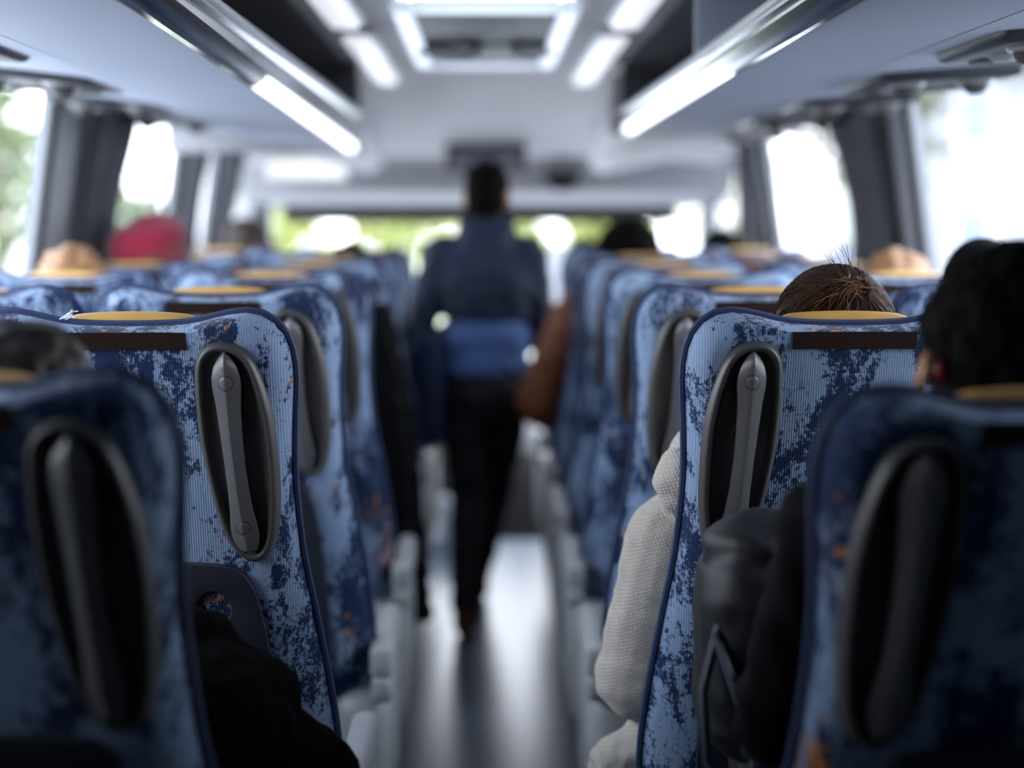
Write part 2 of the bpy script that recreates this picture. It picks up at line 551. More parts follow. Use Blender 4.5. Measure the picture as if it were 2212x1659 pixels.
def seat_loop():
    right = PROFILE_AISLE
    left = [(-inner_u(u, z), z) for u, z in PROFILE_AISLE]
    loop = right + left[::-1][1:-1]
    # goes top centre -> aisle side down -> bottom -> inner side up
    return resample(smooth_loop(loop, 2), 120)

def make_seat(side, aisle):
    """side=+1: the aisle lies towards +x of this seat. Returns the Empty with its parts."""
    root = empty('coach_seat', (0, 0, ZB))
    def P(u, d, z):
        return Vector((u * side, (ZTOP - z) * LEAN + d, z - ZB))
    loop = seat_loop()
    def fac(p):
        u, z = p
        if z > 1.36 and abs(u) < .13: f = .35
        elif z > 1.33: f = .35 + .65 * min(1, max(0, (abs(u) - .13) / .07))
        else: f = 1.0
        if u > .15 and z < 1.1: f *= 1.0 + 1.3 * min(1, (1.1 - z) / .3)
        return f
    layers = [(.060, .000), (.034, .001), (.027, .005), (.018, .013), (.008, .027), (.0, .047), (.0, .062), (.010, .085), (.030, .100), (.07, .106)]
    R = []
    for ins, d in layers:
        q = offset_loop(loop, lambda p: ins * fac(p)) if ins > 0 else loop
        R.append([P(u, d, z) for u, z in q])
    b = MB().rings(R)
    # soft bolsters on the sitting side
    obj('backrest', b.mesh(60), M['fabric'], root)
    # seams round the rear panel
    seam = offset_loop(loop, lambda p: .031 * fac(p))
    # piping along the widest edge
    pl = [P(u, .050, z) for u, z in loop if z > .56]
    k0 = min(range(len(loop)), key=lambda i: (loop[i][1] > .56, abs(loop[i][0])))
    order = [loop[(k0 + i) % len(loop)] for i in range(len(loop))]
    pl = [P(u * 1.004, .050, z + .001) for u, z in order if z > .56]
    obj('piping', MB().tube(pl, .0070, 8).mesh(), M['navy'], root)
    # tan head pad on the sitting side
    hp = resample(smooth_loop([(-.128, 1.17), (-.132, 1.30), (-.112, 1.404), (-.05, 1.412), (.05, 1.412), (.112, 1.404), (.132, 1.30), (.128, 1.17), (0, 1.16)], 2), 60)
    hr = []
    for ins, d in [(.012, .052), (.002, .060), (.0, .085), (.004, .108), (.016, .122), (.04, .127)]:
        hr.append([P(u, d, z) for u, z in offset_loop(hp, ins)])
    obj('head_pad', MB().rings(hr).mesh(60), M['tan'], root)
    # hook tape
    v = MB()
    n = 8
    v.rings([[P(-.09 + .18 * i / n, .004, 1.361) for i in range(n + 1)] + [P(.09 - .18 * i / n, .009, 1.386) for i in range(n + 1)],
             [P(-.09 + .18 * i / n, -.0045, 1.361) for i in range(n + 1)] + [P(.09 - .18 * i / n, -.0005, 1.386) for i in range(n + 1)]])
    obj('hook_tape', v.mesh(30), M['velcro'], root)
    if aisle:
        # grab handle tray
        tr = resample(smooth_loop([(.108, 1.352), (.122, 1.368), (.145, 1.372), (.170, 1.364), (.187, 1.345), (.200, 1.305), (.210, 1.255), (.214, 1.19), (.2135, 1.12),
                                   (.206, 1.065), (.192, 1.043), (.172, 1.036), (.152, 1.048), (.133, 1.078), (.118, 1.14), (.107, 1.21), (.1025, 1.28), (.1035, 1.335)], 2), 72)
        rr = []
        for ins, d in [(-.003, .006), (-.002, -.006), (.0005, -.013), (.0035, -.0175), (.0065, -.0185), (.0095, -.0165), (.012, -.011), (.014, -.007), (.018, -.0045)]:
            rr.append([P(u, d, z) for u, z in offset_loop(tr, ins)])
        tray = obj('handle_tray', MB().rings(rr).mesh(60), M['black_plastic'], root)
        tray['label'] = 'black oval handle recess'
        # handle bar with a ridge down its middle
        u0, z0, u1, z1 = .1475, 1.3585, .1675, 1.0575
        W = [(0, .0015), (.03, .010), (.07, .0165), (.12, .0205), (.17, .0205), (.26, .0175), (.40, .0155), (.55, .0145), (.70, .0152), (.80, .0172), (.88, .0205), (.93, .0205), (.975, .0165), (1, .013)]
        def wid(t):
            for a, bq in zip(W, W[1:]):
                if a[0] <= t <= bq[0]: return a[1] + (bq[1] - a[1]) * (t - a[0]) / (bq[0] - a[0])
            return W[-1][1]
        def axis(t):
            bow = .006 * math.sin(PI * t)
            return u0 + (u1 - u0) * t - bow * .5, z0 + (z1 - z0) * t
        def dep(t):
            return -.016 - .010 * math.sin(PI * min(1, max(0, t))) ** .7
        def prof(w, x):  # ridge profile, x in -1..1
            ax = abs(x)
            return -(.0105 * (1 - ax ** 1.25)) * min(1, w / .012)
        rr = []
        for i in range(41):
            t = i / 40; w = wid(t); uc, zc = axis(t); dd = dep(t); ring = []
            for x in (-1, -.92, -.75, -.5, -.25, -.06, 0, .06, .25, .5, .75, .92, 1):
                ring.append(P(uc + w * x, dd + prof(w, x), zc - .05 * (uc - u0) * 0))
            for x in (.96, .6, 0, -.6, -.96):
                ring.append(P(uc + w * x, dd + .012, zc))
            rr.append(ring)
        hd = obj('handle_bar', MB().rings(rr).mesh(38), M['handle_plastic'], root)
        hd['label'] = 'ridged dark grey grab handle'
        # mounts joining bar and tray
        for t in (.12, .9):
            uc, zc = axis(t); mt = MB()
            mt.add(*box_pts(P, uc - .011, uc + .011, dep(t) + .01, 0.0, zc - .02, zc + .02))
            obj('handle_mount', mt.mesh(), M['black_plastic'], root)
        mt = MB().add(*box_pts(P, u1 - .010, u1 + .010, -.014, -.001, 1.046, 1.0575))
        obj('end_latch', mt.mesh(), M['handle_plastic'], root)
        for t in (.148, .875):
            uc, zc = axis(t); w = wid(t)
            def disc(r, lift, nr=5, na=28):
                q = MB(); rings = []
                for j in range(1, nr + 1):
                    ring = []
                    for i in range(na):
                        a = 2 * PI * i / na; x = r * j / nr * math.cos(a); y = r * j / nr * math.sin(a)
                        tt = min(.999, max(0, t - y / .302)); ww = wid(tt)
                        ring.append(P(uc + x + .006 * y * 3, dep(tt) + prof(ww, max(-1, min(1, x / ww))) - lift * (1 if j < nr else .4), zc + y))
                    rings.append(ring)
                # closed disc: add centre
                vs = [p for R_ in rings for p in R_]; fs = []
                for j in range(nr - 1):
                    for i in range(na): fs.append((j * na + i, j * na + (i + 1) % na, (j + 1) * na + (i + 1) % na, (j + 1) * na + i))
                fs.append(tuple(range(na)))
                return q.add(vs, fs)
            c = obj('screw_cap', disc(.0098, .0011).mesh(50), M['handle_plastic'], hd)
            obj('cap_groove', disc(.0112, .0005).mesh(50), M['groove'], c)
    # lower rear panel with a finger hole
    out = resample(smooth_loop([(-.20, .56), (-.20, .80), (-.192, .93), (-.165, 1.025), (-.11, 1.036), (.0, 1.036), (.11, 1.036), (.165, 1.024), (.186, .945), (.195, .85), (.203, .74), (.205, .56)], 2), 80)
    hc, hr_ = (.110, .963), .0265
    hole = [(hc[0] + hr_ * math.cos(2 * PI * i / 32), hc[1] - hr_ * math.sin(2 * PI * i / 32)) for i in range(32)]
    obj('rear_panel', plate(out, (hole,), -.014, .002, .003, P), M['dark_panel'], root)
    # cushion
    c = MB().box((-.238, .262, .45 - ZB), (.238, .735, .645 - ZB), .045, 4)
    for i, p in enumerate(c.v): p.x *= side
    obj('seat_cushion', c.mesh(60), M['fabric'], root)
    # base
    bs = MB().box((-.22, .22, .36 - ZB), (.22, .70, .455 - ZB), .02, 2)
    obj('seat_frame', bs.mesh(), M['steel'], root)
    lg = MB()
    for y in (.32, .62):
        lg.box((-.03, y - .02, 0), (.03, y + .02, .37 - ZB), .006, 1)
    lg.box((-.05, .27, 0), (.05, .67, .02), .006, 1)
    obj('leg', lg.mesh(), M['steel'], root)
    if aisle:
        def bx(lo, hi, r, seg=3):
            q = MB().box(lo, hi, r, seg)
            for p in q.v: p.x *= side
            return q
        ar = bx((.282, .13, .60 - ZB), (.330, .50, .676 - ZB), .018)
        arm = obj('armrest', ar.mesh(60), M['grey_plastic'], root)
        jn = bx((.284, .128, .553 - ZB), (.328, .24, .612 - ZB), .016)
        obj('armrest_hinge', jn.mesh(60), M['grey_plastic'], arm)
        sh = bx((.20, .155, .235 - ZB), (.318, .66, .566 - ZB), .05, 4)
        obj('side_shroud', sh.mesh(60), M['grey_plastic'], root)
    return root

def box_pts(P, u0, u1, d0, d1, z0, z1):
    vs = [P(u, d, z) for u in (u0, u1) for d in (d0, d1) for z in (z0, z1)]
    fs = [(0, 1, 3, 2), (4, 6, 7, 5), (0, 4, 5, 1), (2, 3, 7, 6), (0, 2, 6, 4), (1, 5, 7, 3)]
    return vs, fs

def copy_tree(o, parent=None):
    c = o.copy(); COL.objects.link(c)
    if parent is not None:
        c.parent = parent
    for ch in TREE.get(o.name, []):
        copy_tree(ch, c)
    return c

TREE = {}
def remember(root):
    st = [root]
    while st:
        q = st.pop(); ch = kids(q); TREE[q.name] = ch; st += ch

# ------------------------------------------------------------------ scene parts (setting)
BACK, FRONT = -1.5, 9.0
XT, ZT, XL, ZL = 1.17, 1.90, 1.275, 1.20     # wall line at the window head / at the sill
def wx(z):
    return XT + (XL - XT) * (ZT - z) / (ZT - ZL)

def shell():
    f = MB().box((-.275, BACK, -.06), (.275, 7.55, 0))
    struct(obj('floor', f.mesh(), M['floor']))
    for s, nm in ((-1, 'trim_1'), (1, 'trim_2')):
        q = MB().box((s * .275, BACK, -.06), (s * 1.36, 7.2, ZB), .004, 1)
        struct(obj(nm, q.mesh(), M['carpet']))
    q = MB().box((-1.3, 7.55, -.52), (1.3, FRONT + .1, -.45))
    q.box((-1.3, 7.50, -.5), (1.3, 7.56, -.06))
    struct(obj('trim_3', q.mesh(), M['dash']))
    # ceiling: flat, then rolling down to the front header
    prof = [(BACK, 2.07), (3.94, 2.07), (5.47, 2.07), (6.1, 2.055), (6.6, 2.02), (7.0, 1.975), (7.4, 1.915), (7.7, 1.865), (7.85, 1.825)]
    xs = [-1.14, -1.05, -.8, -.46, -.22, 0, .22, .46, .8, 1.05, 1.14]
    vs = []; fs = []
    for y, z in prof:
        for x in xs:
            dz = -.0 if abs(x) <= .46 else -.09 * ((abs(x) - .46) / .68) ** 1.6
            vs.append((x, y, min(z, 2.07) + dz * (1 if y < 6 else .5)))
    nx = len(xs)
    for j in range(len(prof) - 1):
        for i in range(nx - 1):
            if j == 1 and i in (4, 5): continue
            fs.append((j * nx + i, j * nx + i + 1, (j + 1) * nx + i + 1, (j + 1) * nx + i))
    k = len(vs)
    vs2 = vs + [(x, y, z + .02) for x, y, z in vs]
    fs2 = fs + [tuple(i + k for i in q[::-1]) for q in fs]
    nr = len(prof)
    for i in range(nx - 1):
        fs2.append((i, i + 1, i + 1 + k, i + k)); b = (nr - 1) * nx
        fs2.append((b + i, b + i + 1, b + i + 1 + k, b + i + k))
    for j in range(nr - 1):
        fs2.append((j * nx, (j + 1) * nx, (j + 1) * nx + k, j * nx + k))
        fs2.append((j * nx + nx - 1, (j + 1) * nx + nx - 1, (j + 1) * nx + nx - 1 + k, j * nx + nx - 1 + k))
    struct(obj('ceiling', mesh_from(vs2, fs2, 50), M['ceil']))
    struct(obj('wall_back', MB().box((-1.36, BACK - .06, 0), (1.36, BACK, 2.1)).mesh(), M['wall']))
    # side walls: sill, header, pillars; windows between
    wins = {-1: [(1.3, 4.52), (4.94, 6.42), (6.60, 7.28), (7.75, 8.65)], 1: [(1.75, 4.60), (4.98, 6.95), (7.2, 7.48)]}
    wn = 1
    for s, nm in ((-1, 'wall_left'), (1, 'wall_right')):
        w = MB()
        def seg(y0, y1, z0, z1, t=.05):
            a, b = wx(z0), wx(z1)
            if z0 < ZL: a = 1.30; 
            vs = []
            for y in (y0, y1):
                vs += [(s * a, y, z0), (s * (a + t), y, z0), (s * (b + t), y, z1), (s * b, y, z1)]
            w.add(vs, [(0, 1, 2, 3), (7, 6, 5, 4), (0, 4, 5, 1), (1, 5, 6, 2), (2, 6, 7, 3), (3, 7, 4, 0)])
        y = BACK
        # below the sill, above the head
        vs = []
        for yy in (BACK, FRONT if s < 0 else 7.6):
            vs += [(s * 1.30, yy, -.5), (s * 1.36, yy, -.5), (s * 1.36, yy, ZL), (s * wx(ZL), yy, ZL)]
        w.add(vs, [(0, 1, 2, 3), (7, 6, 5, 4), (0, 4, 5, 1), (1, 5, 6, 2), (2, 6, 7, 3), (3, 7, 4, 0)])
        seg(BACK, FRONT, ZT, 2.1)
        seg(BACK, wins[s][0][0], ZL, ZT)
        for (a0, a1), (b0, b1) in zip(wins[s], wins[s][1:]):
            seg(a1, b0, ZL, ZT)
        if s < 0: seg(wins[s][-1][1], FRONT, ZL, ZT)
        else:
            seg(wins[s][-1][1], 7.6, ZL, ZT); seg(8.68, FRONT, -.5, ZT)
        struct(obj(nm, w.mesh(30), M['pillar']))
        for (y0, y1) in wins[s]:
            g = MB()
            vs = []
            for yy in (y0, y1):
                vs += [(s * (wx(ZL) + .022), yy, ZL), (s * (wx(ZL) + .027), yy, ZL), (s * (wx(ZT) + .027), yy, ZT), (s * (wx(ZT) + .022), yy, ZT)]
            g.add(vs, [(0, 1, 2, 3), (7, 6, 5, 4), (0, 4, 5, 1), (1, 5, 6, 2), (2, 6, 7, 3), (3, 7, 4, 0)])
            wo = obj('window_%d' % wn, g.mesh(), M['glass']); struct(wo)
            r = [(s * (wx(z) + .012), yy, z) for yy, z in ((y0, ZL), (y1, ZL), (y1, ZT), (y0, ZT))]
            fr = MB()
            for a, b in zip(r, r[1:] + r[:1]): fr.tube([a, b], .014, 6)
            obj('window_frame', fr.mesh(), M['rubber'], wo)
            wn += 1
    # glazed entrance door at the front right
    d = MB()
    for (z0, z1) in ((-.42, ZT),):
        vs = []
        for yy in (7.66, 8.62):
            vs += [(1.30, yy, z0), (1.306, yy, z0), (1.2, yy, z1), (1.194, yy, z1)]
        d.add(vs, [(0, 1, 2, 3), (7, 6, 5, 4), (0, 4, 5, 1), (1, 5, 6, 2), (2, 6, 7, 3), (3, 7, 4, 0)])
    do = struct(obj('door_1', d.mesh(), M['glass']))
    fr = MB()
    c = [(1.30, 7.63, -.45), (1.30, 8.65, -.45), (1.2, 8.65, ZT), (1.2, 7.63, ZT)]
    for a, b in zip(c, c[1:] + c[:1]): fr.tube([a, b], .028, 8)
    obj('door_frame', fr.mesh(), M['rubber'], do)
    obj('door_handle', MB().tube([(1.24, 7.75, .3), (1.20, 7.78, .35), (1.17, 7.78, 1.0), (1.19, 7.75, 1.05)], .014, 8).mesh(), M['satin'], do)
    # windscreen with surround
    ys, z0, z1 = FRONT - .1, .48, 1.66
    g = MB().box((-1.2, ys, z0), (1.2, ys + .006, z1))
    wo = struct(obj('window_%d' % wn, g.mesh(), M['glass']))
    fr = MB()
    c = [(-1.2, ys, z0), (1.2, ys, z0), (1.2, ys, z1), (-1.2, ys, z1)]
    for a, b in zip(c, c[1:] + c[:1]): fr.tube([a, b], .02, 6)
    obj('window_frame', fr.mesh(), M['rubber'], wo)
    # front wall: header panel over the windscreen, side posts, scuttle below
    h = MB()
    sec = [(7.86, 1.90), (7.86, 1.825), (8.05, 1.79), (8.15, 1.70), (8.2, 1.655), (8.6, 1.595), (FRONT - .1, 1.575), (FRONT + .06, 1.575), (FRONT + .06, 2.1), (7.86, 2.1)]
    h.rings([[Vector((x, y, z)) for y, z in sec] for x in (-1.25, -.6, 0, .6, 1.25)])
    h.box((-1.36, FRONT - .12, -.5), (1.36, FRONT + .06, .48))
    for s in (-1, 1):
        h.box((s * 1.19, FRONT - .14, .48), (s * 1.36, FRONT + .06, 1.62))
    struct(obj('wall_front', h.mesh(30), M['front_panel']))

shell()

# ------------------------------------------------------------------ ceiling fittings
def luggage_rack(s):
    left = s < 0
    root = empty('luggage_rack', (s * .8, 2.5, 1.85))
    tag(root, ('left' if left else 'right') + '-hand overhead luggage rack with grey underside and shiny metal edge', 'luggage rack', 'overhead luggage racks')
    def at(x, y, z): return Vector((s * x - s * .8, y - 2.5, z - 1.85))
    Y0, Y1 = BACK + .05, 5.62
    def zb(y):   # lower edge of the metal profile
        return (1.832 - .020 * max(0, y - 2.0)) if left else 1.836 - .004 * max(0, y - 2)
    ysteps = [Y0, 0, 1.5, 2.2, 3, 3.8, 4.6, Y1]
    def sheet(sec):  # sec(y) -> closed list of (x, z)
        return MB().rings([[at(x, y, z) for x, z in sec(y)] for y in ysteps])
    xb = .470 if left else .495
    # underside in two panels with a joint between
    obj('underside_panel', sheet(lambda y: [(xb, zb(y) + .003), (.762, zb(y) * .55 + 1.853 * .45), (.762, zb(y) * .55 + 1.853 * .45 + .014), (xb, zb(y) + .02)]).mesh(), M['panel'], root)
    obj('underside_panel', sheet(lambda y: [(.772, zb(y) * .5 + 1.855 * .5), (1.165, 1.872), (1.165, 1.888), (.772, zb(y) * .5 + 1.855 * .5 + .014)]).mesh(), M['panel'], root)
    jt = sheet(lambda y: [(.758, zb(y) * .5 + 1.855 * .5 + .006), (.776, zb(y) * .5 + 1.855 * .5 + .006), (.776, zb(y) * .5 + 1.855 * .5 + .016), (.758, zb(y) * .5 + 1.855 * .5 + .016)])
    obj('joint_strip', jt.mesh(), M['groove'], root)
    # polished edge profile and satin top rail
    xr = .427 if left else .455
    obj('edge_profile', sheet(lambda y: [(xb + .004, zb(y)), (xb - .012, zb(y) - .003), (xr + .012, zb(y) + .010), (xr + .002, zb(y) + .024), (xr + .008, 1.868), (xr, 1.874), (xr + .002, 1.884), (xr + .03, 1.884), (xb + .01, zb(y) + .02)]).mesh(25), M['chrome'], root)
    obj('top_rail', MB().tube([at(xr + .006, y, 1.891) for y in ysteps], .009, 10).mesh(), M['satin'], root)
    # bin lining
    obj('bin_lining', sheet(lambda y: [(xb + .02, zb(y) + .024), (.76, 1.872), (1.14, 1.895), (1.14, 1.972), (1.05, 1.995), (.8, 2.035), (.47, 2.062), (.47, 2.055), (.8, 2.027), (1.04, 1.987), (1.13, 1.965), (1.13, 1.905), (.76, 1.882), (xb + .02, zb(y) + .032)]).mesh(30), M['bin'], root)
    for y in (1.75, 3.62 if s > 0 else 2.6, 5.58):
        d = MB().rings([[at(x, yy, z) for x, z in ((xr + .012, 1.886), (.76, 1.886), (1.12, 1.90), (1.12, 1.965), (.8, 2.03), (.46, 2.064), (xr + .01, 2.066))] for yy in (y, y + .022)])
        obj('divider', d.mesh(30), M['panel'] if y < 5.5 else M['bin'], root)
    # glowing strip standing in for the windscreen's reflection in the edge profile
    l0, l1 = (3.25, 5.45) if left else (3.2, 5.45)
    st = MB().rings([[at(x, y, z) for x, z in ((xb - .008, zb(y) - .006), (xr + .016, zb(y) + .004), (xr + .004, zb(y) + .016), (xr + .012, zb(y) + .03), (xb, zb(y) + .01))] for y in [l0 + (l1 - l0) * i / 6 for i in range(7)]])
    ls = obj('glare_strip', st.mesh(30), M['rail_glare'], root)
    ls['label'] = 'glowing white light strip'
    # front end cap
    ec = MB().box((s * .43 - s * .8, 5.62 - 2.5, zb(5.6) - 1.85), (s * 1.1 - s * .8, 5.66 - 2.5, 2.03 - 1.85), .01, 2)
    obj('end_cap', ec.mesh(), M['front_panel'], root)
    return root
luggage_rack(-1); luggage_rack(1)

# lower side canopies running on to the front
for s, nm in ((-1, 'trim_4'), (1, 'trim_5')):
    c = MB().rings([[Vector((s * x, y, z)) for x, z in ((.50, zi), (.56, zi - .03), (1.16, 1.862), (1.16, 1.95), (.6, 1.98), (.5, zi + .1))] for y, zi in ((5.68, 1.84), (6.4, 1.83), (7.1, 1.80), (7.8, 1.77))])
    struct(obj(nm, c.mesh(35), M['ceil']))

def ceiling_lamp(s, y0, y1, lab):
    xm, z = s * .372, 2.068
    r = empty('ceiling_lamp', (xm, (y0 + y1) / 2, z))
    tag(r, lab, 'ceiling light', 'long ceiling lights')
    h = (y1 - y0) / 2
    obj('glow_housing', MB().box((-.050, -h, -.012), (.050, h, -.0005), .006, 2).mesh(), M['white_trim'], r)
    obj('lens', MB().box((-.038, -h + .02, -.030), (.038, h - .02, -.011), .012, 3).mesh(60), M['lamp'], r)
for s, sd in ((-1, 'left'), (1, 'right')):
    ceiling_lamp(s, 2.62, 4.38, 'long white ceiling light on the %s, the nearer of two' % sd)
    ceiling_lamp(s, 4.66, 6.25, 'long white ceiling light on the %s, the one beyond the gap' % sd)

# roof hatch
r = empty('roof_hatch', (0, 4.55, 2.068))
tag(r, 'dark rectangular roof hatch with white frame in the ceiling', 'roof hatch')
def frame_ring(x0, x1, y0, y1, w, z0, z1):
    q = MB()
    q.box((x0, y0, z0), (x0 + w, y1, z1), .01, 2); q.box((x1 - w, y0, z0), (x1, y1, z1), .01, 2)
    q.box((x0 + w, y0, z0), (x1 - w, y0 + w, z1), .01, 2); q.box((x0 + w, y1 - w, z0), (x1 - w, y1, z1), .01, 2)
    return q
obj('hatch_frame', frame_ring(-.23, .23, -.62, .93, .05, -.035, -.001).mesh(), M['hatch_rim'], r)
obj('hatch_lid', MB().box((-.185, -.575, -.02), (.185, .885, -.001), .004, 1).mesh(), M['hatch_dark'], r)
obj('release_handle', MB().tube([(-.20, .28, -.04), (-.06, .28, -.05), (-.01, .28, -.04)], .016, 8).mesh(), M['white_trim'], r)
obj('release_handle', MB().tube([(.20, .28, -.04), (.12, .28, -.048), (.075, .28, -.04)], .014, 8).mesh(), M['white_trim'], r)
obj('crossbar', MB().box((-.185, .25, -.028), (.185, .31, -.018), .004, 1).mesh(), M['hatch_dark'], r)

# service panels over the seats
def service_panel(s, y, lab, i):
    r = empty('service_panel', (s * .985, y, 1.858))
    r.rotation_euler = (0, -s * .05, 0)
    tag(r, lab, 'service panel', 'reading light panels under the racks')
    def rb(lo, hi, rad): return MB().box(lo, hi, rad, 3)
    obj('tray', rb((-.155, -.20, -.022), (.155, .20, .018), .018).mesh(60), M['vent_black'], r)
    for k, (dx, dy) in enumerate(((-.075, -.10), (.075, -.10))):
        n = MB().lathe([(0, -.052), (.016, -.05), (.026, -.04), (.032, -.026), (.034, -.018)], (dx, dy, 0), 20)
        nz = obj('air_nozzle', n.mesh(), M['black_plastic'], r)
        obj('nozzle_ring', MB().lathe([(.030, -.030), (.038, -.028), (.040, -.022), (.030, -.02)], (dx, dy, 0), 20).mesh(), M['lens'], nz)
    for dx in (-.075, .075):
        obj('reading_light', MB().lathe([(0, -.034), (.018, -.033), (.026, -.026), (.028, -.02)], (dx, .04, 0), 20).mesh(), M['lens'], r)
    obj('speaker_slots', MB().box((-.10, .10, -.026), (.10, .17, -.021), .002, 1).mesh(), M['grille'], r)
for s, sd in ((-1, 'left'), (1, 'right')):
    for i, y in enumerate((2.82, 3.62, 4.42, 5.22, 6.02)):
        service_panel(s, y, 'black reading light and air panel under the %s rack, %s from the camera' % (sd, ('first', 'second', 'third', 'fourth', 'fifth')[i]), i)

# front header fittings
r = empty('monitor', (0, 7.72, 1.85))
tag(r, 'dark overhead monitor box hanging at the front above the walking man', 'monitor')
obj('housing', MB().box((-.19, -.06, -.115), (.19, .05, .04), .015, 3).mesh(60), M['vent_black'], r)
obj('screen', MB().box((-.165, -.066, -.10), (.165, -.058, .0), .004, 2).mesh(), M['screen'], r)
r = empty('round_speaker', (.385, 8.09, 1.735))
r.rotation_euler = (math.radians(-20), 0, 0)
tag(r, 'round dark speaker on the grey front header right of the man', 'speaker')
obj('rim', MB().lathe([(.062, .01), (.085, .01), (.09, -.004), (.08, -.014), (.062, -.012)], (0, 0, 0), 32, 'Y').mesh(), M['vent_black'], r)
obj('grille', MB().lathe([(0, -.016), (.03, -.015), (.064, -.008), (.064, .008)], (0, 0, 0), 32, 'Y').mesh(), M['grille'], r)
r = empty('front_glare', (-.86, 7.86, 1.755))  # no real fitting: glowing panel added for a lit reflection
tag(r, 'long white glowing panel standing in for a reflection on the front left header', 'lamp')
obj('glow_housing', MB().box((-.20, -.05, -.055), (.20, .0, .055), .03, 4).mesh(60), M['white_trim'], r)
obj('lens', MB().box((-.18, -.062, -.042), (.18, -.048, .042), .006, 3).mesh(60), M['front_glare'], r)
r = empty('sun_visor', (-.03, FRONT - .19, 1.58))
tag(r, 'long black sun visor across the top of the windscreen', 'sun visor')
obj('visor_board', MB().box((-1.07, -.012, -.085), (1.07, .012, .0), .008, 2).mesh(), M['visor'], r)
for x in (-.9, 0, .9):
    obj('bracket', MB().box((x - .02, -.005, -.01), (x + .02, .05, .012), .004, 1).mesh(), M['steel'], r)
# dashboard and cab furniture
r = empty('dashboard', (0, 8.6, -.45))
tag(r, 'charcoal dashboard under the windscreen beyond the end of the aisle', 'dashboard')
obj('dash_body', MB().rings([[Vector((x, y, z)) for y, z in ((-.30, 0), (-.34, .62 + k), (-.24, .80 + k), (.0, .88 + k * .6), (.26, .90), (.26, 0))] for x, k in ((-1.16, .16), (-.35, .16), (-.1, 0), (.62, -.12))]).mesh(35), M['dash'], r)
wheel = MB().tube([(-.72 + .23 * math.cos(2 * PI * i / 32), -.52 + .07 * math.sin(2 * PI * i / 32), 1.08 + .22 * math.sin(2 * PI * i / 32)) for i in range(32)], .016, 8, True)
st = obj('steering_wheel', wheel.mesh(), M['rubber'], r)
obj('steering_column', MB().tube([(-.72, -.52, 1.08), (-.72, -.28, .85)], .035, 10).mesh(), M['dash'], st)
sp = MB()
for a in (0.3, PI - .3, -PI / 2):
    sp.tube([(-.72, -.52, 1.08), (-.72 + .22 * math.cos(a), -.52 + .07 * math.sin(a), 1.08 + .21 * math.sin(a))], .012, 6)
obj('spokes', sp.mesh(), M['rubber'], st)
r = empty('driver_partition', (-.78, 7.28, 0))
tag(r, 'low dark partition behind the driver on the left', 'partition')
obj('partition_panel', MB().box((-.5, -.02, .2), (.47, .02, 1.12), .015, 2).mesh(), M['dash'], r)
obj('partition_rail', MB().tube([(-.5, 0, 1.15), (.45, 0, 1.15), (.48, 0, 1.1), (.48, 0, .2)], .017, 8).mesh(), M['satin'], r)
b = MB().lathe([(0, 0), (.056, 0), (.062, .012), (.074, .21), (.078, .218), (.075, .225), (.068, .222), (.056, .02), (0, .02)], (0, 0, 0), 28)
tag(obj('waste_bin', b.mesh(), M['white_obj'], None, (-.20, 7.42, .0)), 'small white bin on the floor at the far left end of the aisle', 'bin')
b = MB().lathe([(0, 0), (.030, 0), (.040, .10), (.043, .104), (.040, .108), (.037, .10), (.028, .006), (0, .006)], (0, 0, 0), 24)
tag(obj('paper_cup', b.mesh(), M['white_obj'], None, (.19, 8.45, .385)), 'white paper cup on the dark dashboard beyond the aisle', 'cup')

# ------------------------------------------------------------------ curtains
def curtain(s, y0, y1, lab, z0=1.17, z1=1.885):
    q = []
    n = 22
    for j in range(13):
        t = j / 12; z = z1 + (z0 - z1) * t
        pinch = 1 - .42 * math.sin(PI * min(1, t * 1.1)) ** 2 * .5 - .12 * t
        a, bq = [], []
        for i in range(n + 1):
            k = i / n
            y = y0 + k * (y1 - y0) * pinch
            off = .022 * math.sin(k * 2 * PI * 4.5 + t * .7) + .006 * math.sin(k * 31 + t * 3)
            x = wx(z) - .050 + off * (.7 + .3 * t)
            a.append(Vector((s * x, y, z))); bq.append(Vector((s * (x - .006), y, z)))
        q.append(a + bq[::-1])
    o = MB().rings(q).mesh(60)
    c = obj('curtain', o, M['curtain'])
    # top tape and tie
    tag(c, lab, 'curtain', 'window curtains')
    obj('heading_tape', MB().tube([(s * (wx(z1) - .05), y0, z1 - .004), (s * (wx(z1) - .05), y1, z1 - .004)], .009, 6).mesh(), M['black_cloth'], c)
    return c
curtain(-1, 4.76, 5.28, 'slate grey curtain gathered on the left, beside the near left window')
curtain(-1, 6.40, 6.66, 'slate grey curtain on the left, behind the maroon hat')
curtain(-1, 7.22, 7.60, 'grey curtain farthest forward on the left by the front pillar')
curtain(1, 4.74, 5.30, 'slate grey curtain gathered on the right, between the two large right windows')
curtain(1, 6.86, 7.22, 'grey curtain farthest forward on the right by the front post')

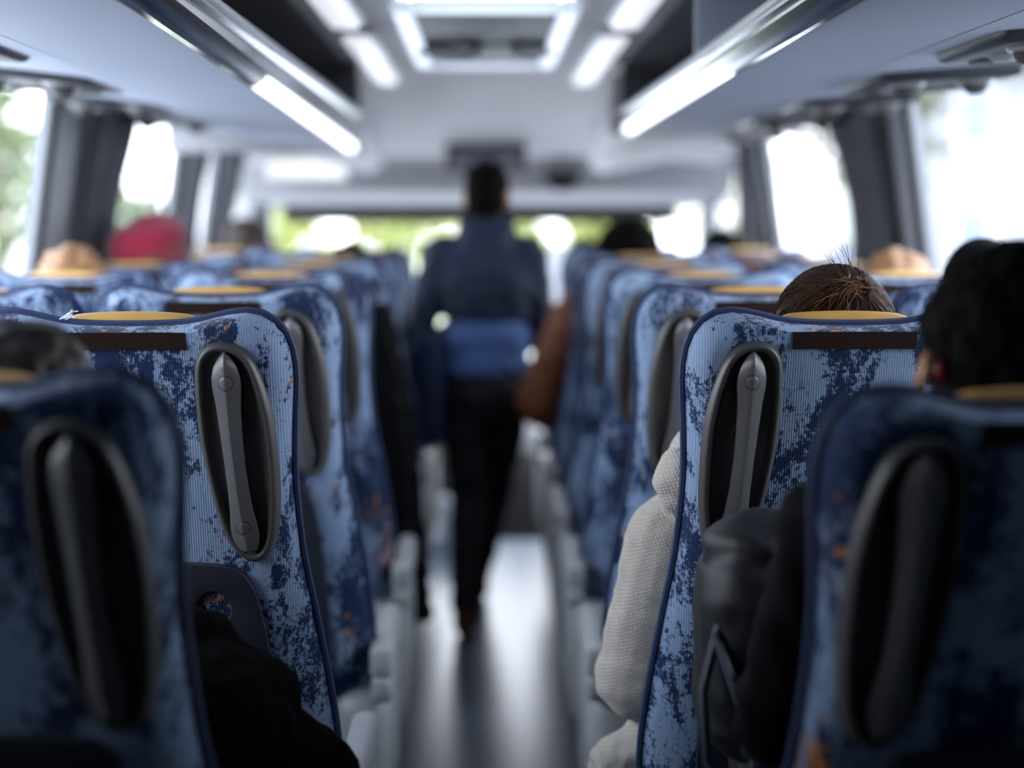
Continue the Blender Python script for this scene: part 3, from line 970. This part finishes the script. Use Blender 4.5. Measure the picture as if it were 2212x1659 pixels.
# ------------------------------------------------------------------ seats in their rows
ROWS_L = [1.54, 2.30, 3.08, 3.86, 4.64, 5.42, 6.20]
ROWS_R = [1.56, 2.30, 3.08, 3.86, 4.64, 5.42, 6.20]
XAL, XWL, XAR, XWR = -.522, -1.025, .532, 1.03
PRO = {}
ORD = ['nearest', 'second', 'third', 'fourth', 'fifth', 'sixth', 'seventh']
EXTRA_L = ['dark and blurred at the bottom left corner', 'in sharp focus with frayed thread beside its yellow head pad', 'just beyond the sharp left seat', 'left of the walking man', 'beside the black coat', 'in front of the coat', 'farthest forward']
SEATS = {}
def put_seat(key, x, y, lab):
    side = 1 if key in ('AL', 'WR') else -1
    if key not in PRO:
        PRO[key] = make_seat(side, key[0] == 'A'); remember(PRO[key]); o = PRO[key]
    else:
        o = copy_tree(PRO[key])
    o.location = (x, y, ZB)
    tag(o, lab, 'seat', 'blue patterned coach seats')
    return o
for i, y in enumerate(ROWS_L):
    SEATS['AL', i] = put_seat('AL', XAL, y, 'blue patterned seat on the left of the aisle, %s row from the camera' % ORD[i])
    if i > 0:
        SEATS['WL', i] = put_seat('WL', XWL, y, 'blue patterned seat by the left window, %s row from the camera' % ORD[i])
for i, y in enumerate(ROWS_R):
    SEATS['AR', i] = put_seat('AR', XAR, y, 'blue patterned seat on the right of the aisle, %s row from the camera' % ORD[i])
    if i > 0:
        SEATS['WR', i] = put_seat('WR', XWR, y, 'blue patterned seat by the right window, %s row from the camera' % ORD[i])
# the two nearest seats sit a little lower and wider of the aisle
SEATS['AL', 0].location = (-.549, ROWS_L[0], ZB - .012)
SEATS['AR', 0].location = (.572, 1.53, ZB - .03)
bpy.context.view_layer.update()
# the armrest of the woman's seat is folded away out of sight
gone = [c for c in COL.objects if c.parent == SEATS['AR', 1] and c.name.startswith('armrest')]
gone = [g for g in COL.objects if g.parent in gone] + gone
for g in gone: bpy.data.objects.remove(g)
# loose threads on the sharp left seat
th = MB()
for k in range(9):
    a = random.uniform(-.2, .5)
    p0 = Vector((-.102 + random.uniform(-.006, .006), .05, 1.399 - ZB)); L = random.uniform(.012, .034)
    p1 = p0 + Vector((L * .7 * math.cos(a), random.uniform(-.004, .004), L * (.25 + .3 * random.random())))
    p2 = p0 + Vector((L, random.uniform(-.008, .008), L * (.2 + .5 * random.random())))
    th.tube([p0, p1, p2], .0006, 4)
o = obj('loose_thread', th.mesh(), M['white_obj'], SEATS['AL', 1])

# ------------------------------------------------------------------ people
def hand(q, w, fw, nrm, sd, sc=1.0):
    """palm and five bent fingers from the wrist w, pointing along fw; nrm = out of the back of the hand"""
    w = Vector(w); fw = Vector(fw).normalized(); nrm = Vector(nrm).normalized()
    sx = fw.cross(nrm).normalized() * sd
    q.cap(w, .026 * sc, w + fw * .03, .030 * sc)
    for k in (-1, 0, 1):
        q.cap(w + fw * .02 + sx * k * .018, .017 * sc, w + fw * .085 + sx * k * .024, .015 * sc)
    for k, L in zip((-1.5, -.5, .5, 1.5), (.060, .075, .080, .070)):
        b = w + fw * .09 + sx * k * .020
        m = b + fw * L * .5 - nrm * .008
        e = m + fw * L * .42 - nrm * .024
        q.cap(b, .0105 * sc, m, .0098 * sc); q.cap(m, .0098 * sc, e, .0088 * sc)
    t0 = w + fw * .035 + sx * .03
    t1 = t0 + fw * .035 + sx * .028 - nrm * .008
    t2 = t1 + fw * .030 + sx * .006 - nrm * .012
    q.cap(t0, .014 * sc, t1, .0115 * sc); q.cap(t1, .0115 * sc, t2, .0095 * sc)

def head(q, c, R, big=1.0):
    c = Vector(c)
    def w(*p): return c + R @ (Vector(p) * big)
    q.ell(w(0, -.012, .02), (.074 * big, .090 * big, .092 * big), R)
    q.ell(w(0, .030, -.035), (.060 * big, .062 * big, .084 * big), R)
    q.ell(w(0, .050, -.088), (.040 * big, .034 * big, .028 * big), R)
    q.cap(w(0, .090, .0), .008, w(0, .106, -.038), .0125)
    q.ell(w(0, .088, -.070), (.023 * big, .013, .009), R)
    q.ell(w(0, .084, .020), (.045 * big, .013, .010), R)
    for s in (-1, 1):
        q.ell(w(s * .077, -.006, -.018), (.011, .024, .034), R @ Euler((0, 0, s * .35)).to_matrix())

def eyes(c, R, parent):
    q = MB()
    for s in (-1, 1): q.ell(Vector(c) + R @ Vector((s * .030, .082, .002)), (.0125, .0105, .010), R, 12, 8)
    obj('eyes', q.mesh(), M['eye'], parent)

def rough(amp, sc):
    def f(co, n):
        return co + n * amp * noise.fractal(co * sc, 1.0, 2.0, 4)
    return f

def folds(amp, sc, ax=Vector((.3, .2, 1))):
    def f(co, n):
        k = noise.noise(co * sc * .6) * 2.5
        return co + n * amp * (math.sin((co.dot(ax)) * sc * 6 + k * 3) * .5 + noise.noise(co * sc * 2))
    return f

def hair_cap(kind, c, R):
    q = MB(); c = Vector(c)
    def w(*p): return c + R @ Vector(p)
    if kind == 'short':
        q.ell(w(0, -.020, .030), (.083, .096, .094), R); q.ell(w(0, -.048, -.025), (.076, .066, .075), R)
        return q.blob(.008, 2, rough(.008, 40))
    if kind == 'shaved':
        q.ell(w(0, -.017, .026), (.077, .093, .093), R); q.ell(w(0, -.042, -.02), (.071, .066, .075), R)
        return q.blob(.008, 2)
    if kind == 'afro':
        q.ell(w(0, -.030, .020), (.112, .115, .112), R); q.ell(w(0, -.055, -.045), (.105, .085, .095), R)
        return q.blob(.008, 2, lambda c_, n_: c_ + n_ * (.007 * noise.noise(c_ * 45) + .007 * noise.noise(c_ * 130)))
    if kind == 'long':
        q.ell(w(0, -.020, .028), (.090, .100, .096), R)
        for s in (-1, 1): q.cap(w(s * .062, -.02, .0), .045, w(s * .075, -.03, -.16), .036)
        q.cap(w(0, -.06, .0), .07, w(0, -.075, -.17), .055)
        return q.blob(.009, 2, rough(.012, 30))

def seated(lab, x, y, top, dx=0.0, turn=0.0, nod=0.0, hair='short', hmat='hair_black', skin='skin_mid', cloth='grey_top', legs='jeans_black',
           back=0.0, sh=.165, arm_l=None, arm_r=None, hat=False, vox=.010, cfn=None, chunky=.0, knees=True):
    """seated figure facing forward; all coordinates local to the seat row (x, y, ZB)"""
    def L(px, py, pz): return Vector((px, py, pz - ZB))
    R = Euler((nod, 0, math.radians(turn))).to_matrix()
    hc = L(dx, .235 + back, top - .112)
    nb = L(dx * .75, .245 + back, top - .112 - .155)
    shz = nb.z + ZB - .055
    hz = .735
    S_ = {}
    for s in (-1, 1): S_[s] = L(dx * .6 + s * sh, .27 + back, shz)
    ch = L(dx * .5, .285 + back * .9, shz - .13)
    wa = L(dx * .25, .335 + back * .5, hz + .14)
    pv = L(0, .385, hz)
    arms = {}
    for s, cu in ((-1, arm_l), (1, arm_r)):
        arms[s] = cu if cu else [S_[s], L(dx * .4 + s * .205, .37, max(.93, shz - .27)), L(s * .115, .60, .845)]
    def torso(q, g):
        q.ell(pv, (.155 + g, .105 + g, .085 + g)); q.ell(wa, (.135 + g, .095 + g, .13 + g)); q.ell(ch, (.158 + g, .105 + g, .15 + g))
        q.cap(S_[-1], .058 + g, S_[1], .058 + g)
        q.ell((ch + nb) / 2 + Vector((0, 0, .02)), (.12 + g, .085 + g, .10 + g))
    def armp(q, g):
        for s in (-1, 1):
            a, e, w = arms[s]
            q.cap(a, .052 + g, e, .040 + g); q.cap(e, .040 + g, w, .029 + g)
    b = MB()
    torso(b, 0); armp(b, 0)
    b.cap(hc + R @ Vector((0, -.02, -.07)), .052, nb, .058)
    head(b, hc, R)
    kn = {}
    for s in (-1, 1):
        hp, k, an = L(s * .085, .40, hz - .005), L(s * .105, .80, .755), L(s * .105, .735, .285)
        kn[s] = (hp, k, an)
        b.cap(hp, .074, k, .054); b.cap(k, .052, an, .036)
        b.cap(an + Vector((0, .0, -.045)), .034, an + Vector((0, .14, -.052)), .028)
        e, w = arms[s][1], arms[s][2]
        f = (w - e).normalized()
        f = Vector((f.x * .6, f.y, -abs(f.z) * .2)) if not cu_is_custom(s, arm_l, arm_r) else f
        n = Vector((0, 0, 1)) if abs(f.z) < .8 else Vector((-s, 0, 0))
        hand(b, w, f, n, -s)
    body = obj('person', b.blob(.0085, 2), M[skin], None, (x, y, ZB))
    tag(body, lab, 'person')
    eyes(hc, R, body)
    q = MB(); torso(q, .014 + chunky); armp(q, .012 + chunky)
    q.ell(nb + Vector((0, 0, -.005)), (.075, .07, .035))
    obj('top', q.blob(vox, 3, cfn or folds(.006, 14)), M[cloth], body)
    q = MB()
    q.ell(pv + Vector((0, .0, -.002)), (.163, .113, .085))
    for s in (-1, 1):
        hp, k, an = kn[s]
        q.cap(hp, .083, k, .064); q.cap(k, .062, an + Vector((0, 0, .02)), .052)
    obj('trousers', q.blob(vox + .002, 2, folds(.005, 12)), M[legs], body)
    for s in (-1, 1):
        q = MB(); an = kn[s][2]
        q.ell(an + Vector((0, .05, -.050)), (.046, .13, .034)); q.cap(an + Vector((0, 0, -.04)), .045, an, .043)
        obj('shoe', q.blob(.009, 2), M['black_cloth'], body)
    if hair and hair != 'none':
        obj('hair', hair_cap(hair, hc, R), M[hmat], body)
    return body, hc, R

def cu_is_custom(s, al, ar):
    return (al is not None) if s < 0 else (ar is not None)

def rr(i, side): return (ROWS_L if side < 0 else ROWS_R)[i]

# --- nearest row
seated('person with dark brown hair in the nearest left seat, only the crown showing', XAL, rr(0, -1), 1.432, dx=.015, sh=.10, hair='short', hmat='hair_dark', cloth='black_top', arm_r=[Vector((.10, .27, 1.10 - ZB)), Vector((.11, .40, .90 - ZB)), Vector((.06, .56, .93 - ZB))])
pr, hc, R = seated('person with thick black hair and a red earring in the nearest right seat', XAR, rr(0, 1), 1.508, dx=.062, turn=4, hair='afro', hmat='hair_black', skin='skin_mid', cloth='black_top')
er = obj('earring', MB().ell(hc + Vector((-.103, -.074, -.008)), (.009, .008, .013)).mesh(), M['red_bead'], pr)
obj('earring_hoop', MB().tube([hc + Vector((-.118 + .004 * math.sin(2 * PI * i / 20), -.06 + .010 * math.cos(2 * PI * i / 20), -.008 + .016 * math.sin(2 * PI * i / 20))) for i in range(20)], .0045, 8, True).mesh(), M['amber'], er)

# --- the woman in the cream sweater
def Lw(px, py, pz): return Vector((px - XAR, py - rr(1, 1), pz - ZB))
armw = [Lw(.312, 2.60, 1.03), Lw(.244, 2.605, .785), Lw(.40, 2.86, .845)]
def sweater_fold(co, n):
    k = noise.noise(co * 9)
    g = math.sin((co.x * .6 + co.z * .8 + k * .02) * 58) * max(0, 1 - abs(co.z - .70) * 2.6)
    return co + n * (.0020 * g * (1 + noise.noise(co * 7)) + .010 * noise.noise(co * 10) + .004 * noise.noise(Vector((co.x * 18, co.y * 18, co.z * 34))))
wb, whc, wR = seated('woman with brown hair in a knot and cream knitted sweater, arm out in the aisle', XAR, rr(1, 1), 1.462, dx=.014, hair=None, skin='skin_light', cloth='cream', sh=.17,
                     arm_l=armw, cfn=sweater_fold, chunky=.016, vox=.007)
hq = MB(); hq.cap(Lw(.318, 2.50, 1.14), .055, Lw(.335, 2.56, 1.08), .050); hq.cap(Lw(.33, 2.52, 1.12), .05, Lw(.46, 2.52, 1.17), .045)
hq.cap(Lw(.46, 2.50, 1.17), .045, Lw(.60, 2.52, 1.14), .045)
obj('hood', hq.blob(.007, 3, folds(.004, 20)), M['cream'], wb)
hm = MB(); hm.cap(Lw(.285, 2.62, .675), .052, Lw(.215, 2.63, .630), .045); hm.cap(Lw(.215, 2.63, .630), .045, Lw(.23, 2.63, .585), .035)
obj('sweater_hem', hm.blob(.006, 3, folds(.005, 22)), M['cream'], wb)
# her hair: cap and strands drawn to a knot on the crown
q = MB(); q.ell(whc + Vector((0, -.018, .026)), (.092, .100, .096)); q.ell(whc + Vector((0, -.045, -.03)), (.088, .072, .085))
obj('hair_base', q.blob(.007, 2), M['hair_dark'], wb)
hs = MB()
hcen = whc + Vector((0, -.018, .018)); HR = Vector((.0955, .104, .106))
tie = Vector((.18, -.71, .66)).normalized()
def on_head(d, lift=1.0): return hcen + Vector((d.x * HR.x, d.y * HR.y, d.z * HR.z)) * lift
for k in range(2600):
    z = random.uniform(-.75, .96); a = random.uniform(0, 2 * PI)
    if random.random() < .55: a = random.uniform(PI * 1.02, PI * 1.98)
    rxy = math.sqrt(max(0, 1 - z * z)); d0 = Vector((rxy * math.cos(a), rxy * math.sin(a), z))
    if d0.y > .75 and d0.z < .35: continue
    tj = (tie + Vector((random.gauss(0, .05), random.gauss(0, .04), random.gauss(0, .05)))).normalized()
    wob = Vector((random.gauss(0, .10), random.gauss(0, .08), random.gauss(0, .10)))
    lf = random.uniform(1.0, 1.035)
    ang = d0.angle(tj)
    tstart = random.uniform(0, .55)
    pts = []
    for i in range(8):
        t = tstart + (1 - tstart) * i / 7
        dd = (d0 * (1 - t) + tj * t + wob * math.sin(PI * t) * .35)
        if dd.length < .05: dd = tj
        dd.normalize()
        pts.append(on_head(dd, lf + .035 * (t ** 3)))
    rad = random.uniform(.0006, .0013)
    hs.tube(pts, [rad * .5] + [rad] * 6 + [rad * .7], 3)
tp = on_head(tie, 1.03)
obj('hair_strands', hs.mesh(None), M['hair_strand'], wb)
hs = MB()
for k in range(620):
    p = tp + Vector((random.gauss(0, .008), random.gauss(0, .006), random.gauss(0, .008)))
    m1 = tp + Vector((random.gauss(-.020, .010), random.gauss(-.018, .008), random.gauss(.012, .007)))
    e = tp + Vector((random.gauss(-.065, .022), random.gauss(-.014, .012), random.gauss(-.055, .026)))
    m2 = (m1 + e) / 2 + Vector((-.010, -.016, .008))
    if k % 45 == 0:
        m1 = tp + Vector((random.gauss(-.015, .015), random.gauss(-.005, .01), .034)); m2 = m1 + Vector((random.gauss(-.01, .012), 0, .022)); e = m2 + Vector((random.gauss(-.004, .008), 0, .016))
    rad = random.uniform(.0006, .0013) if k % 45 else .0004
    pts = []
    for i in range(9):
        t = i / 8
        pts.append(p * (1 - t) ** 3 + m1 * 3 * t * (1 - t) ** 2 + m2 * 3 * t * t * (1 - t) + e * t ** 3)
    hs.tube(pts, [rad] * 7 + [rad * .7, rad * .2], 3)
for k in range(170):   # stub ends sticking out of the tie on the right
    a = random.uniform(-1.3, 1.6); L_ = random.uniform(.010, .020)
    hs.tube([tp + Vector((.004, 0, 0)), tp + Vector((L_ * .6 * math.cos(a) + .006, -.008, L_ * .6 * math.sin(a))), tp + Vector((L_ * math.cos(a) + .006, -.006 + random.gauss(0, .004), L_ * math.sin(a)))], [.0011, .0009, .0003], 3)
obj('ponytail', hs.mesh(None), M['hair_tail'], wb)
obj('hair_tie', MB().tube([tp + Vector((.014 * math.cos(2 * PI * i / 16), -.002 + .004 * math.sin(4 * PI * i / 16), .014 * math.sin(2 * PI * i / 16))) for i in range(16)], .0035, 6, True).mesh(), M['black_cloth'], wb)

# --- further rows
seated('person with close-cropped dark hair by the right window, third row', XWR, rr(2, 1), 1.500, dx=-.012, hair='shaved', hmat='hair_black', skin='skin_dark', cloth='black_top')
seated('fair-haired person low by the left window, fourth row', XWL, rr(3, -1), 1.462, dx=-.015, hair='long', hmat='hair_blond', skin='skin_light', cloth='tan_top')
ph, hc, R = seated('person in a maroon knitted hat by the left window', XWL, rr(4, -1), 1.522, dx=.035, hair='long', hmat='hair_brown', skin='skin_light', cloth='blue_top')
q = MB(); q.ell(hc + Vector((-.025, -.03, .052)), (.122, .118, .082), (0, math.radians(-26), 0)); q.ell(hc + Vector((0, -.01, .03)), (.092, .102, .078), (0, math.radians(-14), 0))
obj('hat', q.blob(.008, 2, folds(.006, 10)), M['maroon'], ph)
obj('hat_band', MB().tube([hc + Vector((.094 * math.cos(2 * PI * i / 32), -.012 + .104 * math.sin(2 * PI * i / 32), .005 + .012 * math.cos(2 * PI * i / 32))) for i in range(32)], .009, 8, True).mesh(), M['maroon'], ph)
seated('dark-haired person in the sixth row left of the aisle, below the windscreen', XAL, rr(5, -1), 1.440, dx=.045, hair='short', hmat='hair_black', skin='skin_dark', cloth='black_top')
seated('person in tan top seen in profile at the front left', XWL, rr(6, -1), 1.520, dx=.09, turn=-70, hair='short', hmat='hair_dark', skin='skin_mid', cloth='tan_top')
XE, YE = XAR, rr(5, 1)
def Le(px, py, pz): return Vector((px - XE, py - YE, pz - ZB))
seated('person with big black hair and rust brown jacket leaning into the aisle on the right', XE, YE, 1.515, dx=-.055, turn=50, hair='afro', hmat='hair_black', skin='skin_mid', cloth='brown_jacket',
       arm_l=[Le(.305, 5.68, 1.17), Le(.175, 5.70, .87), Le(.26, 5.93, .80)], chunky=.022)
seated('person with dark hair by the right window at the front', XWR, rr(6, 1), 1.478, dx=-.10, turn=15, hair='short', hmat='hair_black', skin='skin_mid', cloth='grey_top')
seated('person with brown hair by the right window in the fifth row', XWR, rr(4, 1), 1.418, dx=-.12, turn=20, hair='short', hmat='hair_brown', skin='skin_light', cloth='tan_top')
seated('fair-haired person by the right window beside the right curtain', XWR, rr(3, 1), 1.452, dx=.012, hair='long', hmat='hair_blond', skin='skin_light', cloth='tan_top')
seated('dark-haired person in the foremost right seat beside the aisle', XAR, rr(6, 1), 1.44, dx=-.14, hair='short', hmat='hair_black', skin='skin_dark', cloth='black_top')

# --- man walking up the aisle
def walker():
    Y = 5.90
    def W(px, py, pz): return Vector((px, py, pz))
    R = Euler((-.05, 0, math.radians(-6))).to_matrix()
    hc = W(.005, .05, 1.620); nb = W(.0, .015, 1.475)
    SH = {-1: W(-.165, .0, 1.395), 1: W(.155, .0, 1.395)}
    arms = {-1: [SH[-1], W(-.250, .0, 1.13), W(-.20, .24, 1.08)], 1: [SH[1], W(.205, .03, 1.12), W(.16, .26, 1.06)]}
    hips = {-1: W(-.09, .0, .90), 1: W(.075, .0, .90)}
    legs = {-1: [hips[-1], W(-.06, .04, .50), W(-.078, -.15, .115)], 1: [hips[1], W(.035, .24, .53), W(-.035, .40, .115)]}
    def torso(q, g):
        q.ell(W(-.005, 0, .95), (.155 + g, .115 + g, .11 + g)); q.ell(W(-.002, .0, 1.10), (.145 + g, .10 + g, .13 + g))
        q.ell(W(0, .0, 1.28), (.175 + g, .112 + g, .17 + g)); q.cap(SH[-1], .058 + g, SH[1], .058 + g)
        q.ell(W(0, .0, 1.42), (.12 + g, .08 + g, .075 + g))
    b = MB(); torso(b, 0)
    b.cap(hc + Vector((0, -.02, -.07)), .054, nb, .060)
    head(b, hc, R)
    for s in (-1, 1):
        a, e, w = arms[s]
        b.cap(a, .052, e, .041); b.cap(e, .041, w, .029); hand(b, w, (w - e), (0, 0, 1), -s)
        h, k, an = legs[s]
        b.cap(h, .088, k, .058); b.cap(k, .058, an, .038)
        if s < 0: b.cap(an + W(0, -.01, -.07), .032, an + W(0, .15, -.085), .028)
        else: b.cap(an + W(0, -.02, -.075), .034, an + W(0, .16, -.08), .028)
    body = obj('person', b.blob(.0085, 2), M['skin_mid'], None, (0, Y, 0))
    tag(body, 'man in dark blue denim walking up the aisle seen from behind', 'person')
    eyes(hc, R, body)
    obj('hair', hair_cap('short', hc, R), M['hair_black'], body)
    j = MB()
    j.ell(W(0, .0, 1.29), (.192, .132, .175)); j.cap(SH[-1], .076, SH[1], .076); j.ell(W(0, 0, 1.42), (.14, .10, .08)); j.ell(W(0, .0, 1.20), (.168, .125, .10))
    j.cap(W(-.05, -.01, 1.475), .062, W(.05, -.01, 1.475), .062)
    for s in (-1, 1):
        a, e, w = arms[s]; j.cap(a, .071, e, .058); j.cap(e, .058, w, .044)
    obj('jacket', j.blob(.010, 3, folds(.007, 12)), M['denim_dark'], body)
    t = MB(); t.ell(W(-.005, 0, 1.09), (.172, .128, .15)); t.ell(W(-.005, 0, 1.0), (.176, .133, .09))
    obj('shirt', t.blob(.010, 3, folds(.007, 12)), M['denim_blue'], body)
    p = MB(); p.ell(W(-.005, 0, .91), (.180, .142, .13))
    for s in (-1, 1):
        h, k, an = legs[s]; p.cap(h, .102, k, .074); p.cap(k, .074, an + W(0, 0, .02), .056)
    obj('trousers', p.blob(.010, 3, folds(.006, 12)), M['jeans_black'], body)
    for k in (-1, 1):
        f = MB(); an = legs[k][2]
        f.ell(an + W(0, .06, -.068), (.046, .135, .042)); f.cap(an + W(0, -.02, -.05), .046, an + W(0, -.01, .0), .045)
        obj('shoe', f.blob(.009, 2), M['shoe'], body)
    # navy shoulder bag at his left hip
    r = empty('shoulder_bag', (-.20, Y - .02, .92))
    tag(r, 'navy shoulder bag hanging at the left hip of the walking man', 'bag')
    q = MB().box((-.055, -.15, -.21), (.05, .14, .20), .04, 3)
    obj('bag_body', q.mesh(60), M['navy_bag'], r)
    obj('strap', MB().tube([(0, -.02, .19), (.005, -.125, .36), (.06, -.155, .45), (.17, -.10, .57), (.30, -.05, .60)], .012, 6).mesh(), M['navy_bag'], r)
    obj('flap', MB().box((-.062, -.155, .02), (-.045, .145, .205), .008, 2).mesh(), M['navy_bag'], r)
walker()

# ------------------------------------------------------------------ things carried
# backpack on the lap of the nearest right passenger
def backpack():
    r = empty('backpack', (.47, 2.13, .82))
    tag(r, 'black nylon backpack with grey straps held behind the sharp right seat', 'backpack')
    q = MB()
    q.box((-.185, -.10, 0), (.185, .115, .30), .07, 5); q.ell((0, .0, .27), (.175, .095, .075)); q.ell((-.10, .0, .285), (.08, .08, .055))
    obj('pack_body', q.blob(.007, 4, folds(.0035, 12)), M['pack'], r)
    q = MB().box((-.14, -.150, .02), (.15, -.08, .17), .03, 3)
    obj('front_pocket', q.blob(.007, 2, folds(.004, 16)), M['pack'], r)
    obj('grab_loop', MB().tube([(-.06, -.02, .33), (-.04, -.03, .365), (.02, -.03, .37), (.045, -.02, .335)], .009, 8).mesh(), M['pack'], r)
    obj('strap', MB().tube([(-.165, -.07, .20), (-.19, -.10, .12), (-.185, -.115, .03), (-.15, -.12, .0)], .008, 6).mesh(), M['strap'], r)
    obj('strap', MB().tube([(-.172, -.08, .19), (-.145, -.125, .11), (-.115, -.15, .02)], .007, 6).mesh(), M['strap'], r)
    obj('buckle', MB().box((-.135, -.165, .02), (-.105, -.145, .05), .005, 2).mesh(), M['strap'], r)
    obj('zip', MB().tube([(-.13, -.152, .14), (0, -.157, .155), (.13, -.152, .14)], .004, 6).mesh(), M['strap'], r)
backpack()
q = MB()
q.ell((-.04, 0, .10), (.17, .15, .11)); q.cap((-.12, .0, .14), .10, (-.04, .04, .16), .085); q.cap((-.02, .0, .07), .12, (.12, .03, .0), .085)
tag(obj('coat', q.blob(.008, 3, rough(.010, 16)), M['black_fur'], None, (-.37, 2.06, .80)), 'black fleece coat heaped on the lap behind the sharp left seat', 'coat')
# black coat hung from the grab handle of the fifth left seat
q = MB()
rings = []
for j in range(16):
    t = j / 15; z = 1.30 - .93 * t
    w_ = .055 + .030 * min(1, t * 3); ring = []
    cx, cy = -.335 + .085 * t ** .8, 4.575 + .02 * t
    for i in range(28):
        a = 2 * PI * i / 28; k = 1 + .12 * math.sin(5 * a + t * 2)
        ring.append(Vector((cx + w_ * k * math.cos(a), cy + .055 * k * math.sin(a), z)))
    rings.append(ring)
q.rings(rings)
ct = obj('coat', q.blob(.008, 2, folds(.006, 12)), M['black_cloth'])
tag(ct, 'long black coat hanging from a seat handle left of the aisle', 'coat')
obj('hanging_loop', MB().tube([(-.345, 4.575, 1.29), (-.36, 4.60, 1.335), (-.375, 4.60, 1.335), (-.37, 4.575, 1.29)], .004, 6).mesh(), M['black_cloth'], ct)

# ------------------------------------------------------------------ outside
struct(obj('ground', MB().box((-80, -30, -1.2), (80, 140, -1.15)).mesh(), M['asphalt']))
struct(obj('bounce_blocker', MB().box((1.7, -30, -1.15), (12.5, 140, -1.13)).mesh(), M['bounce_blocker']))  # added dark slab, cuts bounced light under the right rack
struct(obj('lawn', MB().box((-30, 30, -1.15), (1.6, 90, -1.10)).mesh(), M['grass']))
def tree(lab, x, y, h, r, leaf, trunk=True, squash=1.0, dens=700):
    o = empty('tree' if trunk else 'bush', (x, y, -1.12))
    tag(o, lab, 'tree' if trunk else 'bush', 'trees outside the bus' if trunk else 'bushes in front of the bus')
    cz = h - r * squash
    if trunk:
        obj('trunk', MB().tube([(0, 0, 0), (.1, .05, h * .3), (.0, .1, h * .62)], [.22, .17, .09], 8).mesh(), M['bark'], o)
        br = MB()
        for k in range(6):
            a = k * 1.05; br.tube([(.05, .05, h * .38), (r * .35 * math.cos(a), r * .35 * math.sin(a), cz * .95), (r * .7 * math.cos(a), r * .7 * math.sin(a), cz + r * .2)], [.09, .06, .02], 5)
        obj('branch', br.mesh(), M['bark'], o)
    cl = MB()
    for k in range(dens):
        d = Vector((random.gauss(0, 1), random.gauss(0, 1), random.gauss(0, 1))).normalized() * (random.random() ** .4)
        lump = 1 + .25 * math.sin(d.x * 5 + x) * math.cos(d.z * 6 + y)
        p = Vector((d.x * r * lump, d.y * r * lump, cz + d.z * r * squash * lump))
        s_ = random.uniform(.10, .22) * max(1, r / 2.5)
        E_ = Euler((random.random() * 6, random.random() * 6, random.random() * 6)).to_matrix()
        vs = [p + E_ @ Vector(q) * s_ for q in ((-1, 0, 0), (-.3, -.55, .1), (.5, -.5, .12), (1.2, 0, 0), (.5, .5, .12), (-.3, .55, .1))]
        cl.add(vs, [(0, 1, 2, 3), (0, 3, 4, 5)])
    me = bpy.data.meshes.new('f'); me.from_pydata([tuple(v) for v in cl.v], [], cl.f); me.update()
    obj('foliage', me, M[leaf], o)
tree('tall green tree outside the near left window', -9.1, 30, 6.3, 1.75, 'leaf_b', squash=1.5, dens=800)
tree('pale yellow-green tree left of the tall green one outside the left window', -15.8, 46, 7.5, 2.6, 'leaf_a', dens=900)
tree('lower green tree outside the left window near the curtain', -8.6, 39, 3.4, 1.2, 'leaf_b', dens=600)
for i, (x, y, h, r) in enumerate(((-5.6, 43, 3.3, 1.45), (-2.6, 45, 3.4, 1.4), (.3, 43, 3.3, 1.4), (3.2, 45, 3.4, 1.4))):
    tree('bright yellow-green bush seen through the windscreen, %s from the left' % ('first', 'second', 'third', 'fourth')[i], x, y, h, r, 'leaf_a', False, .75, 700)
tree('pale olive tree outside the right window beyond the curtain', 7.6, 33, 7.4, 2.2, 'leaf_c', dens=900)
tree('small yellow-green tree outside the right window', 8.2, 54, 4.2, 1.7, 'leaf_a', dens=500)
# white house at the right
def house():
    o = empty('house', (17.5, 44, -1.15))
    o.location.x = 15.6
    tag(o, 'pale rendered house with a low roof outside the near right window', 'house')
    obj('wall', MB().box((-4.5, -3, 0), (6, 8, 6.6)).mesh(), M['render_white'], o)
    rf = MB().rings([[Vector((x, y, z)) for y, z in ((-4.0, 6.5), (2.5, 9.4), (9, 6.5), (9, 6.3), (-4.0, 6.3))] for x in (-5.3, 6.6)])
    obj('roof', rf.mesh(), M['roof_tile'], o)
    for x in (-3.2, -.6, 2.0, 4.4):
        for z in (1.4, 4.3):
            w = obj('window', MB().box((x - .55, -3.08, z - .05), (x + .55, -2.98, z + 1.45), .02, 1).mesh(), M['white_trim'], o)
            obj('pane', MB().box((x - .46, -3.10, z + .04), (x + .46, -3.07, z + 1.36)).mesh(), M['house_glass'], w)
    obj('chimney', MB().box((2, 1.5, 8.4), (2.8, 2.3, 10.4)).mesh(), M['render_white'], o)
house()

# ------------------------------------------------------------------ daylight: bright hazy sky
w = bpy.data.worlds.new('sky'); S.world = w; w.use_nodes = True
nt = w.node_tree
bg = nt.nodes['Background']
tc = nt.nodes.new('ShaderNodeTexCoord'); sx = nt.nodes.new('ShaderNodeSeparateXYZ'); rp = nt.nodes.new('ShaderNodeValToRGB')
nt.links.new(tc.outputs['Generated'], sx.inputs[0]); nt.links.new(sx.outputs['Z'], rp.inputs['Fac'])
rp.color_ramp.elements[0].position = 0.0; rp.color_ramp.elements[0].color = (.97, .98, 1.0, 1)
rp.color_ramp.elements[1].position = 0.8; rp.color_ramp.elements[1].color = (.78, .88, 1.0, 1)
nt.links.new(rp.outputs['Color'], bg.inputs['Color'])
bg.inputs['Strength'].default_value = 4.5
